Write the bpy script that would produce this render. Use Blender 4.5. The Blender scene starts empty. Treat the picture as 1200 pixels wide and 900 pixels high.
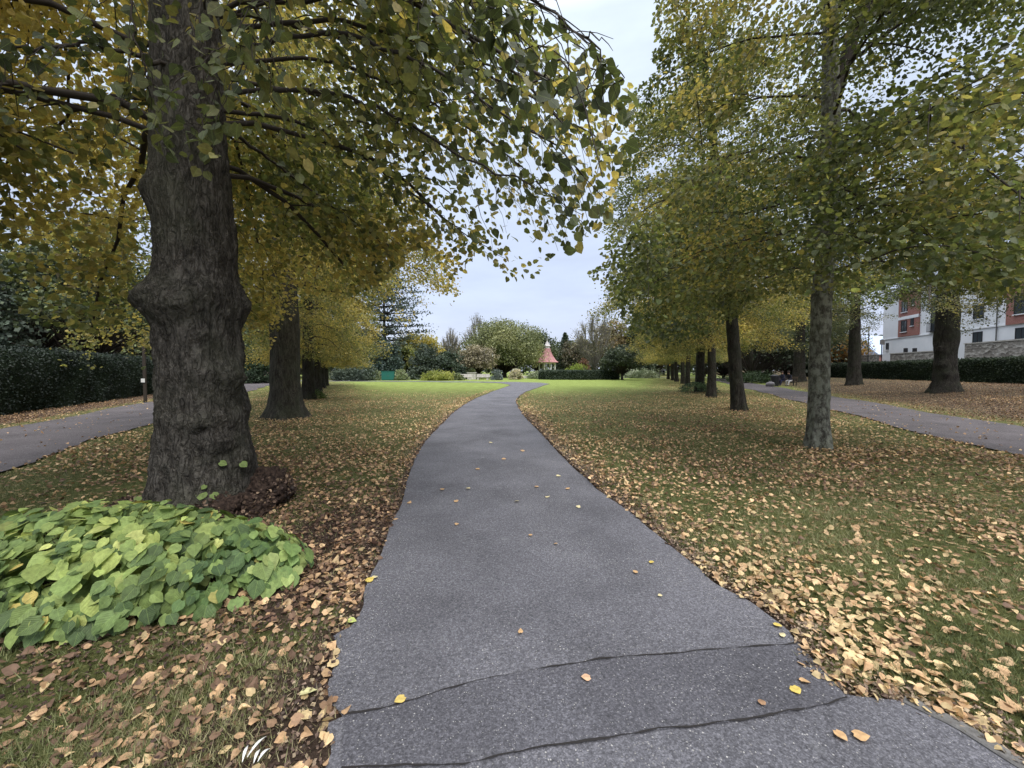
import bpy, math, random
import numpy as np
from mathutils import Vector, Matrix
R = math.radians
random.seed(7)
rng = np.random.default_rng(7)
scene = bpy.context.scene
COL = scene.collection

# ------------------------------------------------------------------ camera
CAM_H = 1.55
F = 455.0                      # focal length in pixels of a 1200 px wide frame
PITCH = math.atan(16.0 / F)
cam_d = bpy.data.cameras.new("camera")
cam_d.sensor_width = 36.0
cam_d.lens = 36.0 * F / 1200.0
cam_d.clip_start = 0.05
cam_d.clip_end = 2000
cam = bpy.data.objects.new("camera", cam_d)
COL.objects.link(cam)
cam.location = (0, 0, CAM_H)
cam.rotation_euler = (R(90) - PITCH, 0, 0)
scene.camera = cam

# ------------------------------------------------------------------ world: overcast daylight
SUN_EL, SUN_ROT = R(52), R(150)
world = bpy.data.worlds.new("World")
scene.world = world
world.use_nodes = True
wn, wl = world.node_tree.nodes, world.node_tree.links
wn.clear()
wo = wn.new("ShaderNodeOutputWorld")
bg = wn.new("ShaderNodeBackground")
bg.inputs["Strength"].default_value = 0.10
sky = wn.new("ShaderNodeTexSky")
sky.sky_type = "NISHITA"
sky.sun_disc = False
sky.sun_elevation = SUN_EL
sky.sun_rotation = SUN_ROT
sky.air_density = 1.0
sky.dust_density = 2.0
tc = wn.new("ShaderNodeTexCoord")
sep = wn.new("ShaderNodeSeparateXYZ")
wl.new(tc.outputs["Generated"], sep.inputs[0])
ramp = wn.new("ShaderNodeValToRGB")      # cloud layer: brighter towards the zenith (CIE overcast)
ramp.color_ramp.elements[0].position = 0.0
ramp.color_ramp.elements[0].color = (0.53, 0.57, 0.72, 1)
ramp.color_ramp.elements[1].position = 0.95
ramp.color_ramp.elements[1].color = (3.0, 3.02, 3.05, 1)
e = ramp.color_ramp.elements.new(0.66)
e.color = (0.62, 0.70, 0.80, 1)
e = ramp.color_ramp.elements.new(0.22)
e.color = (0.47, 0.53, 0.68, 1)
wl.new(sep.outputs["Z"], ramp.inputs[0])
mp = wn.new("ShaderNodeMapping")
mp.inputs["Scale"].default_value = (1.0, 1.0, 3.5)
wl.new(tc.outputs["Generated"], mp.inputs[0])
cn = wn.new("ShaderNodeTexNoise")
cn.inputs["Scale"].default_value = 2.2
cn.inputs["Detail"].default_value = 5
cn.inputs["Roughness"].default_value = 0.55
wl.new(mp.outputs[0], cn.inputs["Vector"])
cr = wn.new("ShaderNodeMapRange")
cr.inputs[1].default_value = 0.35; cr.inputs[2].default_value = 0.7
cr.inputs[3].default_value = 6.3; cr.inputs[4].default_value = 8.2
wl.new(cn.outputs[0], cr.inputs[0])
vm = wn.new("ShaderNodeVectorMath"); vm.operation = "SCALE"
wl.new(ramp.outputs[0], vm.inputs[0]); wl.new(cr.outputs[0], vm.inputs["Scale"])
mx = wn.new("ShaderNodeMix"); mx.data_type = "RGBA"
mx.inputs[0].default_value = 0.86
wl.new(sky.outputs[0], mx.inputs[6]); wl.new(vm.outputs[0], mx.inputs[7])
wl.new(mx.outputs[2], bg.inputs[0]); wl.new(bg.outputs[0], wo.inputs[0])

sun_d = bpy.data.lights.new("sun", "SUN")
sun_d.energy = 1.5
sun_d.angle = R(25)
sun_d.color = (1.0, 0.96, 0.9)
sun = bpy.data.objects.new("sun", sun_d)
COL.objects.link(sun)
sun.rotation_euler = (R(90) - SUN_EL, 0, R(180) - SUN_ROT)

scene.view_settings.view_transform = "Standard"
scene.view_settings.look = "None"
scene.view_settings.exposure = 1.05
scene.view_settings.gamma = 1.0
scene.view_settings.use_curve_mapping = False
scene.cycles.max_bounces = 6
scene.cycles.diffuse_bounces = 4
scene.cycles.transmission_bounces = 3
scene.cycles.glossy_bounces = 2
scene.cycles.transparent_max_bounces = 4

# ------------------------------------------------------------------ helpers
def gp(x, y, z=0.0):
    """ground point (height z) seen at pixel x, y of the 1200x900 frame"""
    dx, dz = (x - 600) / F, -(y - 450) / F
    c, s = math.cos(PITCH), math.sin(PITCH)
    fy, fz = c + dz * s, -s + dz * c
    t = (z - CAM_H) / fz
    return np.array([dx * t, fy * t, z])

def pt(x, y, D):
    """point at forward distance D seen at pixel x, y"""
    dx, dz = (x - 600) / F, -(y - 450) / F
    c, s = math.cos(PITCH), math.sin(PITCH)
    fy, fz = c + dz * s, -s + dz * c
    t = D / fy
    return np.array([dx * t, D, CAM_H + fz * t])

def proj(P):
    P = np.asarray(P, float)
    c, s = math.cos(PITCH), math.sin(PITCH)
    z = P[:, 2] - CAM_H
    dep = P[:, 1] * c - z * s
    up = P[:, 1] * s + z * c
    dep = np.where(np.abs(dep) < 1e-4, 1e-4, dep)
    return 600 + F * P[:, 0] / dep, 450 - F * up / dep, dep

def _hash(ix, iy, iz, seed):
    h = (ix.astype(np.int64) * 374761393 + iy.astype(np.int64) * 668265263 + iz.astype(np.int64) * 2147483647 + seed * 974711) & 0xFFFFFFFF
    h = ((h ^ (h >> 13)) * 1274126177) & 0xFFFFFFFF
    h = h ^ (h >> 16)
    return (h & 0xFFFFFF) / float(0xFFFFFF)

def vnoise(P, scale=1.0, seed=0, octaves=1):
    P = np.asarray(P, float) * scale
    if P.shape[1] == 2:
        P = np.c_[P, np.zeros(len(P))]
    tot = np.zeros(len(P)); amp = 1.0; norm = 0.0
    for o in range(octaves):
        I = np.floor(P).astype(np.int64); f = P - I
        f = f * f * (3 - 2 * f)
        v = 0
        for a in (0, 1):
            wa = f[:, 0] if a else 1 - f[:, 0]
            for b in (0, 1):
                wb = f[:, 1] if b else 1 - f[:, 1]
                for c_ in (0, 1):
                    wc = f[:, 2] if c_ else 1 - f[:, 2]
                    v = v + wa * wb * wc * _hash(I[:, 0] + a, I[:, 1] + b, I[:, 2] + c_, seed + o * 31)
        tot += amp * v; norm += amp; amp *= 0.5; P = P * 2.03 + 17.3
    return tot / norm

def sstep(a, b, x):
    t = np.clip((x - a) / (b - a), 0, 1)
    return t * t * (3 - 2 * t)

def mesh_obj(name, V, faces, mat=None, parent=None, attrs=None, smooth=False, uv=None, kind=None):
    """faces: list of int arrays, each (n, k)"""
    V = np.asarray(V, np.float32)
    me = bpy.data.meshes.new(name)
    me.vertices.add(len(V)); me.vertices.foreach_set("co", V.ravel())
    faces = [np.asarray(f, np.int32) for f in (faces if isinstance(faces, list) else [faces]) if len(f)]
    loops = np.concatenate([f.ravel() for f in faces])
    tot = np.concatenate([np.full(len(f), f.shape[1], np.int32) for f in faces])
    st = np.concatenate([[0], np.cumsum(tot)[:-1]]).astype(np.int32)
    me.loops.add(len(loops)); me.loops.foreach_set("vertex_index", loops)
    me.polygons.add(len(tot)); me.polygons.foreach_set("loop_start", st)
    try: me.polygons.foreach_set("loop_total", tot)
    except Exception: pass
    me.polygons.foreach_set("use_smooth", np.full(len(tot), smooth, bool))
    if attrs:
        for k, a in attrs.items():
            a = np.asarray(a, np.float32)
            if a.ndim == 2:
                if a.shape[1] == 3: a = np.c_[a, np.ones(len(a), np.float32)]
                at = me.attributes.new(k, "FLOAT_COLOR", "POINT"); at.data.foreach_set("color", a.astype(np.float32).ravel())
            else:
                at = me.attributes.new(k, "FLOAT", "POINT"); at.data.foreach_set("value", a.ravel())
    if uv is not None:
        ul = me.uv_layers.new(name="UVMap")
        ul.data.foreach_set("uv", np.asarray(uv, np.float32)[loops].ravel())
    me.update(calc_edges=True)
    if mat: me.materials.append(mat)
    o = bpy.data.objects.new(name, me)
    COL.objects.link(o)
    if parent: o.parent = parent
    if kind: o["kind"] = kind
    return o

def thing(name, label, cat, loc=(0, 0, 0), rz=0.0, group=None, scale=1.0):
    o = bpy.data.objects.new(name, None); COL.objects.link(o)
    o.location = loc; o.rotation_euler = (0, 0, rz)
    o.scale = (scale, scale, scale) if not hasattr(scale, "__len__") else scale
    o.empty_display_size = 0.3
    o["label"] = label; o["category"] = cat
    if group: o["group"] = group
    return o

def tag(o, label, cat, group=None):
    o["label"] = label; o["category"] = cat
    if group: o["group"] = group
    return o

def dup(root, loc, rz, label, group=None, scale=None, name=None):
    r = root.copy(); COL.objects.link(r); r.location = loc; r.rotation_euler = (0, 0, rz)
    r["label"] = label
    if group: r["group"] = group
    elif "group" in r: del r["group"]
    if scale is not None: r.scale = (scale,) * 3 if not hasattr(scale, "__len__") else scale
    for ch in list(root.children):
        c = ch.copy(); COL.objects.link(c); c.parent = r
        for g in list(ch.children):
            d = g.copy(); COL.objects.link(d); d.parent = c
    return r

class MB:
    """collects boxes, tubes and quads into one mesh"""
    def __init__(s): s.V = []; s.F = {}; s.n = 0
    def add(s, V, F):
        V = np.asarray(V, float); s.V.append(V)
        F = np.asarray(F) + s.n
        s.F.setdefault(F.shape[1], []).append(F); s.n += len(V)
        return s
    def box(s, x0, x1, y0, y1, z0, z1):
        V = [(x, y, z) for z in (z0, z1) for y in (y0, y1) for x in (x0, x1)]
        return s.add(V, [(0, 2, 3, 1), (4, 5, 7, 6), (0, 1, 5, 4), (1, 3, 7, 5), (3, 2, 6, 7), (2, 0, 4, 6)])
    def tube(s, P, rad, n=8, cap=True):
        V, Fq = tube(P, rad, n)
        s.add(V, Fq)
        if cap:
            m = len(P)
            for base in (0, (m - 1) * n):
                ring = [base + k for k in range(n)]
                F = np.array([ring]) + (s.n - len(V))
                s.F.setdefault(n, []).append(F if base else F[:, ::-1])
        return s
    def lathe(s, prof, n=16, c=(0, 0)):
        P = [(c[0], c[1], z) for r, z in prof]
        ang = np.arange(n) * 2 * math.pi / n
        V = np.concatenate([np.c_[c[0] + r * np.cos(ang), c[1] + r * np.sin(ang), np.full(n, z)] for r, z in prof])
        F = ring_faces(len(prof), n)
        return s.add(V, F)
    def build(s, name, mat=None, parent=None, smooth=False, kind=None, xf=None):
        V = np.concatenate(s.V)
        if xf is not None: V = xf(V)
        return mesh_obj(name, V, [np.concatenate(f) for f in s.F.values()], mat, parent, smooth=smooth, kind=kind)

def ring_faces(m, n):
    i, j = np.meshgrid(np.arange(m - 1), np.arange(n), indexing="ij")
    a = i * n + j; b = i * n + (j + 1) % n
    return np.stack([a, b, b + n, a + n], -1).reshape(-1, 4)

def tube(P, rad, n=8):
    P = np.asarray(P, float); m = len(P)
    rad = np.broadcast_to(np.asarray(rad, float), (m,))
    T = np.gradient(P, axis=0)
    T /= np.linalg.norm(T, axis=1)[:, None] + 1e-9
    ref = np.array([0.0, 0, 1]) if abs(T[0][2]) < 0.9 else np.array([1.0, 0, 0])
    U = np.cross(T, ref); U /= np.linalg.norm(U, axis=1)[:, None] + 1e-9
    W = np.cross(T, U)
    ang = np.arange(n) * 2 * math.pi / n
    V = P[:, None] + rad[:, None, None] * (np.cos(ang)[None, :, None] * U[:, None] + np.sin(ang)[None, :, None] * W[:, None])
    return V.reshape(-1, 3), ring_faces(m, n)

# ---- leaves
def leaf_template(kind):
    if kind == "mid":     # 6 vertices, folded at the midrib
        V = np.array([(0, 0, 0), (0, 1, -.05), (-.42, .18, .10), (-.36, .66, .06), (.42, .18, .10), (.36, .66, .06)])
        Fq = np.array([(0, 4, 5, 1), (0, 1, 3, 2)])
        uv = V[:, :2] * [1, 1] + [.5, 0]
        return V, Fq, uv
    if kind in ("heart", "round"):
        ts = [0.0, .22, .5, .78, 1.0]
        w = [.20, .47, .46, .24, .012]
        back = [-.10, .02, 0, 0, 0]
        if kind == 'round': w = [.27, .50, .49, .30, .03]; back = [-.09, .0, 0, -.02, -.03]
        fold = .12 if kind == 'heart' else .03
        V = []; uv = []
        for i, t in enumerate(ts):
            zc = -.10 * t * t
            e_z = zc + fold * w[i] - (.10 * w[i] ** 2 if kind == 'round' else 0)
            V += [(-w[i], t + back[i], e_z), (0, t, zc), (w[i], t + back[i], e_z)]
            uv += [(.5 - w[i], t), (.5, t), (.5 + w[i], t)]
        Fq = []
        for i in range(4):
            a = i * 3
            Fq += [(a, a + 1, a + 4, a + 3), (a + 1, a + 2, a + 5, a + 4)]
        return np.array(V), np.array(Fq), np.array(uv)
    if kind == "card":
        V = np.array([(-.35, 0, 0), (.35, .1, 0), (.3, .9, .1), (-.3, 1, .05)])
        return V, np.array([(0, 1, 2, 3)]), V[:, :2] + [.5, 0]
TPL = {k: leaf_template(k) for k in ("mid", "heart", "round", "card")}

def unit(a): return a / (np.linalg.norm(a, axis=1)[:, None] + 1e-9)

def leaves(P, axis, normal, size, kind="mid", curl=None):
    V0, F0, uv0 = TPL[kind]
    n, k = len(P), len(V0)
    a = unit(axis); s = unit(np.cross(a, normal)); nn = np.cross(s, a)
    size = np.broadcast_to(np.asarray(size, float), (n,))
    X = V0[None, :, 0, None]; Y = V0[None, :, 1, None]; Z = np.repeat(V0[None, :, 2, None], n, 0)
    if curl is not None: Z = Z * curl[:, None, None]
    V = P[:, None] + size[:, None, None] * (X * s[:, None] + Y * a[:, None] + Z * nn[:, None])
    Fq = F0[None] + (np.arange(n) * k)[:, None, None]
    return V.reshape(-1, 3), Fq.reshape(-1, F0.shape[1]), np.tile(uv0, (n, 1)), k

def pick_palette(P, pal, seed, scale=0.6, spread=0.3, bias=0.0):
    """per-leaf colour: clumps of the palette by smooth noise plus leaf-to-leaf variation"""
    pal = np.array(pal)
    t = (vnoise(P, scale, seed, 2) - .5) * 1.7 + .5 + bias + rng.normal(0, spread, len(P)) * .6
    t = np.clip(t, 0, .999) * (len(pal) - 1)
    i = t.astype(int); f = (t - i)[:, None]
    c = pal[i] * (1 - f) + pal[np.minimum(i + 1, len(pal) - 1)] * f
    return c * np.clip(rng.normal(1, .18, len(P)), .55, 1.6)[:, None]

def rand_dirs(n, zmin=-1, zmax=1):
    z = rng.uniform(zmin, zmax, n); a = rng.uniform(0, 2 * math.pi, n)
    r = np.sqrt(1 - z * z)
    return np.c_[r * np.cos(a), r * np.sin(a), z]

# ------------------------------------------------------------------ materials
def nmat(name, rough=0.8, color=(.5, .5, .5), spec=0.3, metal=0.0):
    m = bpy.data.materials.new(name); m.use_nodes = True
    b = m.node_tree.nodes["Principled BSDF"]
    b.inputs["Roughness"].default_value = rough
    b.inputs["Base Color"].default_value = (*color, 1)
    b.inputs["Specular IOR Level"].default_value = spec
    b.inputs["Metallic"].default_value = metal
    return m, m.node_tree.nodes, m.node_tree.links, b

def noise_node(N, L, scale, detail=4, vec=None, rough=.6, dist=0.0):
    n = N.new("ShaderNodeTexNoise"); n.inputs["Scale"].default_value = scale
    n.inputs["Detail"].default_value = detail; n.inputs["Roughness"].default_value = rough
    n.inputs["Distortion"].default_value = dist
    if vec is not None: L.new(vec, n.inputs["Vector"])
    return n
def ramp_node(N, L, src, stops):
    r = N.new("ShaderNodeValToRGB"); els = r.color_ramp.elements
    while len(els) < len(stops): els.new(0.5)
    for e_, (p, c) in zip(els, stops): e_.position = p; e_.color = (*c, 1) if len(c) == 3 else c
    L.new(src, r.inputs[0]); return r
def mix_node(N, L, fac, a, b, mode="MIX"):
    m = N.new("ShaderNodeMix"); m.data_type = "RGBA"; m.blend_type = mode
    for sock, v in ((m.inputs[0], fac), (m.inputs[6], a), (m.inputs[7], b)):
        if hasattr(v, "links") or hasattr(v, "is_linked"): L.new(v, sock)
        elif isinstance(v, tuple): sock.default_value = (*v, 1)
        else: sock.default_value = v
    return m
def bump_node(N, L, h, dist, strength=1.0):
    b = N.new("ShaderNodeBump"); b.inputs["Distance"].default_value = dist; b.inputs["Strength"].default_value = strength
    L.new(h, b.inputs["Height"]); return b
def objvec(N, L, scale=(1, 1, 1)):
    t = N.new("ShaderNodeTexCoord"); m = N.new("ShaderNodeMapping"); m.inputs["Scale"].default_value = scale
    L.new(t.outputs["Object"], m.inputs[0]); return m.outputs[0]
def mathn(N, L, op, a, b=None, clamp=False):
    m = N.new("ShaderNodeMath"); m.operation = op; m.use_clamp = clamp
    for i, v in enumerate((a, b)):
        if v is None: continue
        if isinstance(v, (int, float)): m.inputs[i].default_value = v
        else: L.new(v, m.inputs[i])
    return m.outputs[0]

def leaf_mat(name, trans=0.35, rough=0.45, veins=False):
    m, N, L, b = nmat(name, rough, spec=.35)
    at = N.new("ShaderNodeAttribute"); at.attribute_name = "tint"
    col = at.outputs["Color"]
    v = objvec(N, L)
    nz = noise_node(N, L, 40, 2, v)
    r = ramp_node(N, L, nz.outputs[0], [(.3, (.75, .75, .75)), (.7, (1.2, 1.2, 1.2))])
    c = mix_node(N, L, 1.0, col, r.outputs[0], "MULTIPLY")
    out = c.outputs[2]
    if veins:
        uvn = N.new("ShaderNodeUVMap"); sp = N.new("ShaderNodeSeparateXYZ"); L.new(uvn.outputs[0], sp.inputs[0])
        ax = mathn(N, L, "ABSOLUTE", mathn(N, L, "SUBTRACT", sp.outputs[0], .5))
        mid = mathn(N, L, "LESS_THAN", ax, .014)
        dg = mathn(N, L, "SUBTRACT", sp.outputs[1], mathn(N, L, "MULTIPLY", ax, 1.1))
        fr = mathn(N, L, "FRACT", mathn(N, L, "MULTIPLY", dg, 7.0))
        side = mathn(N, L, "LESS_THAN", fr, .11)
        vv = mathn(N, L, "MAXIMUM", mid, mathn(N, L, "MULTIPLY", side, .6))
        c2 = mix_node(N, L, mathn(N, L, "MULTIPLY", vv, .35), out, (.30, .42, .12))
        out = c2.outputs[2]
        tri = mathn(N, L, "ABSOLUTE", mathn(N, L, "SUBTRACT", fr, .5))
        bp = bump_node(N, L, tri, .004, .6); L.new(bp.outputs[0], b.inputs["Normal"])
    L.new(out, b.inputs["Base Color"])
    tr = N.new("ShaderNodeBsdfTranslucent")
    tc_ = mix_node(N, L, 1.0, out, (1.45, 1.45, .95), "MULTIPLY")
    L.new(tc_.outputs[2], tr.inputs[0])
    ms = N.new("ShaderNodeMixShader"); ms.inputs[0].default_value = trans
    L.new(b.outputs[0], ms.inputs[1]); L.new(tr.outputs[0], ms.inputs[2])
    L.new(ms.outputs[0], N["Material Output"].inputs[0])
    return m
M_leaf = leaf_mat("lime_leaf", .50)
M_leaf_near = leaf_mat("lime_leaf_near", .30, .5, True)
M_leaf_hero = leaf_mat("shoot_leaf", .25, .6, True)
M_dead = leaf_mat("fallen_leaf", .15, .7)
M_ever = leaf_mat("evergreen_leaf", .15, .6)

def bark_mat(name, dark, light, moss=None, stretch=.35, sc=9, bump=.02, mottle=False):
    m, N, L, b = nmat(name, .92, spec=.15)
    v = objvec(N, L, (1, 1, stretch))
    n1 = noise_node(N, L, sc, 9, v, .68, .4)
    rd = noise_node(N, L, sc * 1.7, 4, objvec(N, L, (1, 1, stretch * .55)), .55, .6)
    rdg = mathn(N, L, 'MULTIPLY', mathn(N, L, 'ABSOLUTE', mathn(N, L, 'SUBTRACT', rd.outputs[0], .5)), 9.0, True)
    n2 = noise_node(N, L, sc * 5, 6, v, .7)
    n3 = noise_node(N, L, 1.6, 3, objvec(N, L))
    r1 = ramp_node(N, L, n1.outputs[0], [(.32, dark), (.52, tuple((np.array(dark) + np.array(light)) / 2)), (.72, light)])
    r2 = ramp_node(N, L, n2.outputs[0], [(.3, (.6, .6, .6)), (.7, (1.25, 1.25, 1.25))])
    c = mix_node(N, L, 1.0, r1.outputs[0], r2.outputs[0], "MULTIPLY")
    cv = ramp_node(N, L, rdg, [(.0, (.45, .43, .41)), (.5, (1, 1, 1))])
    c = mix_node(N, L, 1.0, c.outputs[2], cv.outputs[0], 'MULTIPLY')
    out = c.outputs[2]
    if moss:
        f = ramp_node(N, L, n3.outputs[0], [(.45, (0, 0, 0)), (.7, (.6, .6, .6))])
        c2 = mix_node(N, L, f.outputs[0], out, moss); out = c2.outputs[2]
    if mottle:
        nn = noise_node(N, L, 11, 8, objvec(N, L, (1, 1, .7)), .7)
        f = ramp_node(N, L, nn.outputs[0], [(.45, (0, 0, 0)), (.57, (.8, .8, .8))])
        c3 = mix_node(N, L, f.outputs[0], out, (.25, .26, .21)); out = c3.outputs[2]
    L.new(out, b.inputs["Base Color"])
    h = mathn(N, L, "ADD", mathn(N, L, "ADD", n1.outputs[0], mathn(N, L, "MULTIPLY", rdg, .5)), mathn(N, L, "MULTIPLY", n2.outputs[0], .35))
    bp = bump_node(N, L, h, bump, 1.0); L.new(bp.outputs[0], b.inputs["Normal"])
    return m
M_bark = bark_mat("bark_big", (.032, .029, .025), (.165, .15, .13), (.085, .088, .06), bump=.04, sc=11, stretch=.5)
M_bark2 = bark_mat("bark_grey", (.030, .028, .022), (.12, .112, .09), (.05, .058, .034), bump=.03)
M_bark_l = bark_mat("bark_lichen", (.06, .055, .045), (.17, .165, .14), (.09, .10, .06), bump=.02, mottle=True)
M_bark_d = bark_mat("bark_dark", (.014, .012, .011), (.070, .064, .052), (.035, .042, .024), bump=.03)
M_twig, N, L, b = nmat("twig", .85, (.035, .028, .022))
M_twig_pale, *_ = nmat("twig_pale", .85, (.15, .14, .115))
M_burr, N, L, b = nmat("burr", .95, (.05, .03, .025), .1)
n_ = noise_node(N, L, 30, 6, objvec(N, L))
r_ = ramp_node(N, L, n_.outputs[0], [(.35, (.022, .016, .014)), (.6, (.07, .048, .038)), (.75, (.12, .09, .065))])
L.new(r_.outputs[0], b.inputs["Base Color"])
L.new(bump_node(N, L, n_.outputs[0], .03).outputs[0], b.inputs["Normal"])

# ------------------------------------------------------------------ layout: paths
left_px = [(392, 880), (382, 852), (404, 842), (386, 826), (384, 805), (392, 780), (399, 765), (388, 748), (413, 736), (424, 712), (428, 690), (440, 665), (450, 640),
           (462, 612), (470, 590), (479, 560), (488, 535), (500, 516), (515, 500), (529, 486), (544, 474.5), (560, 466), (577, 459), (591, 454.2), (599, 451.6)]
right_px = [(1240, 930), (1128, 860), (1058, 826), (992, 817), (964, 803), (938, 781), (929, 745), (896, 718), (837, 685), (783, 639), (740, 604), (700, 575), (668, 545), (650, 527), (637, 512),
            (625, 499), (614, 488), (607, 478), (604, 470), (608, 464), (616, 459), (628, 455), (635, 452.6)]
Lg = [gp(*p)[:2] for p in left_px]; Rg = [gp(*p)[:2] for p in right_px]
Lg = [np.array([-.62, -6.0]), np.array([-.66, .6])] + [q for q in Lg]
Rg = [np.array([2.0, -6.0]), np.array([1.98, .7])] + [q for q in Rg]
# the far end bends left and runs across the back of the lawn
Rfar = [np.array(q) for q in [(4.3, 44.5), (3.6, 48.5), (1.0, 51.0), (-4.0, 53.3), (-12.0, 55.5), (-24.0, 58.0), (-60.0, 64.0)]]
Lfar = [np.array(q) for q in [(-.6, 43.6), (-1.4, 46.6), (-3.2, 48.6), (-7.0, 50.3), (-13.5, 52.3), (-25.0, 55.0), (-61.0, 61.0)]]
Lg += Lfar; Rg += Rfar

def resample(P, step, smooth=0):
    P = np.array(P); d = np.r_[0, np.cumsum(np.linalg.norm(np.diff(P, axis=0), axis=1))]
    n = max(2, int(d[-1] / step)); t = np.linspace(0, d[-1], n)
    return np.c_[np.interp(t, d, P[:, 0]), np.interp(t, d, P[:, 1])]

def dist_to(P, poly):
    """distance of points P (n,2) to polyline"""
    out = np.full(len(P), 1e9); poly = np.array(poly)
    for a, b_ in zip(poly[:-1], poly[1:]):
        d = b_ - a; t = np.clip(((P - a) @ d) / (d @ d + 1e-12), 0, 1)
        out = np.minimum(out, np.hypot(*(P - a - t[:, None] * d).T))
    return out

def inside(P, poly):
    poly = np.array(poly); c = np.zeros(len(P), bool); j = len(poly) - 1
    for i in range(len(poly)):
        xi, yi = poly[i]; xj, yj = poly[j]
        if yi != yj:
            c ^= ((yi > P[:, 1]) != (yj > P[:, 1])) & (P[:, 0] < (xj - xi) * (P[:, 1] - yi) / (yj - yi) + xi)
        j = i
    return c
main_poly = np.array(Lg + Rg[::-1])

def lp_left(D): return -7.9 - .5 * (D - 5.97) + 1.6 * 0     # near edge of the left path
left_path = np.array([(lp_left(D) + .15 * math.sin(D * 1.3), D) for D in np.linspace(-6, 62, 90)] + [(lp_left(D) - 3.3 - .12 * math.sin(D * .9), D) for D in np.linspace(62, -6, 90)])
def rp_right(D): return 8.85 + .42 * (D - 6.7)
right_path = np.array([(rp_right(D) + .12 * math.sin(D * 1.1), D) for D in np.linspace(-4, 75, 100)] + [(rp_right(D) + 3.25 + .14 * math.sin(D * .8), D) for D in np.linspace(75, -4, 100)])

def gh(x, y):
    """ground height"""
    x = np.asarray(x, float); y = np.asarray(y, float)
    off = x - (8.85 + .42 * (y - 6.7) + 3.6)
    h = .62 * sstep(0, 9, off)
    hedge = x - (26.9 + .30 * y)
    h = h + .9 * sstep(0, 8, hedge)
    n = vnoise(np.c_[x.ravel(), y.ravel()], .35, 5, 2).reshape(x.shape) - .5
    return h + n * .05

# ------------------------------------------------------------------ ground
ys = np.concatenate([np.linspace(-40, 0, 16)[:-1], np.linspace(0, 8, 140)[:-1], 8 + (np.geomspace(1, 40, 150) - 1) / 39 * 60, np.linspace(70, 600, 40)])
xs = np.concatenate([-np.geomspace(10, 500, 70)[::-1], np.linspace(-10, 10, 280)[1:-1], np.geomspace(10, 500, 70)])
GX, GY = np.meshgrid(xs, ys)
XY = np.c_[GX.ravel(), GY.ravel()]
HZ = gh(GX, GY).ravel()
near_edge = np.minimum(dist_to(XY, Lg), dist_to(XY, Rg))
in_main = inside(XY, main_poly)
HZ += np.where(in_main, -.03, 0) * sstep(0, .12, near_edge)
# little crumbly rise of soil along path edges
HZ += .012 * vnoise(XY, 6, 3, 3) * (~in_main)

def litter_density(P):
    """0..1 how thickly leaves lie"""
    x, y = P[:, 0], P[:, 1]
    rowR = np.abs(x - (3.25 + .375 * y)) / 1.07
    rowL = np.abs(x - (-1.3 - .475 * y)) / 1.1
    d = np.maximum(np.exp(-(rowR / 4.6) ** 2), np.exp(-(rowL / 4.2) ** 2))
    outer = sstep(-.2, .9, x - (rp_right(0) + .42 * y + 3.2))
    d = np.maximum(d, outer * .95)
    outl = sstep(-.2, .9, (-7.9 - .5 * (y - 5.97) - 3.2) - x)
    d = np.maximum(d, outl * 1.0)
    d = np.maximum(d, .62 * (1 - sstep(16, 32, y)) * sstep(4, 9, y))
    d = d * (1 - .35 * sstep(-3.4, -4.2, x) * sstep(11, 7, y))
    ed = dist_to(P, Rg[:26]); el = dist_to(P, Lg[:28])
    d = d * (1 - .0 * y)
    far = sstep(24, 44, y)
    d = d * (1 - .65 * far * (rowR > 4) * (rowL > 4))
    d = np.clip(d, 0, 1)
    # drifts against the path edges
    d = np.maximum(d, (.95 * np.exp(-((ed - .40) / .30) ** 2)) * (.45 + .8 * vnoise(P, 2.5, 66, 2)) * (y < 26))
    d = np.maximum(d, .75 * np.exp(-((el - .35) / .35) ** 2) * (y < 30))
    d = d * (1 - .6 * sstep(2.9, 2.1, y) * (x < 0))
    return d
lit = litter_density(XY)
lush = sstep(16, 42, XY[:, 1]) * (1 - lit * .8)
dirt = np.exp(-(near_edge / .11) ** 2) * .85
# bare soil round the foot of the big lime and along the left edge
T1 = np.array([-3.31, 4.15])
dirt = np.maximum(dirt, .75 * sstep(1.0, .35, np.hypot(XY[:, 0] + 1.55, (XY[:, 1] - 3.4) * .55)))
dirt = np.maximum(dirt, .8 * sstep(.85, .5, np.hypot(XY[:, 0] - T1[0], XY[:, 1] - T1[1])))
dirt = np.maximum(dirt, .75 * sstep(.9, .3, np.hypot(XY[:, 0] + .9, (XY[:, 1] - 1.6))))
hl = (-7.9 - .5 * (XY[:, 1] - 5.97) - 3.4) - XY[:, 0]
dirt = np.maximum(dirt, .9 * sstep(-.2, 1.5, hl))
hr = XY[:, 0] - (8.85 + .42 * (XY[:, 1] - 6.7) + 3.3)
dirt = np.maximum(dirt, .6 * sstep(-.2, 2, hr))

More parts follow.
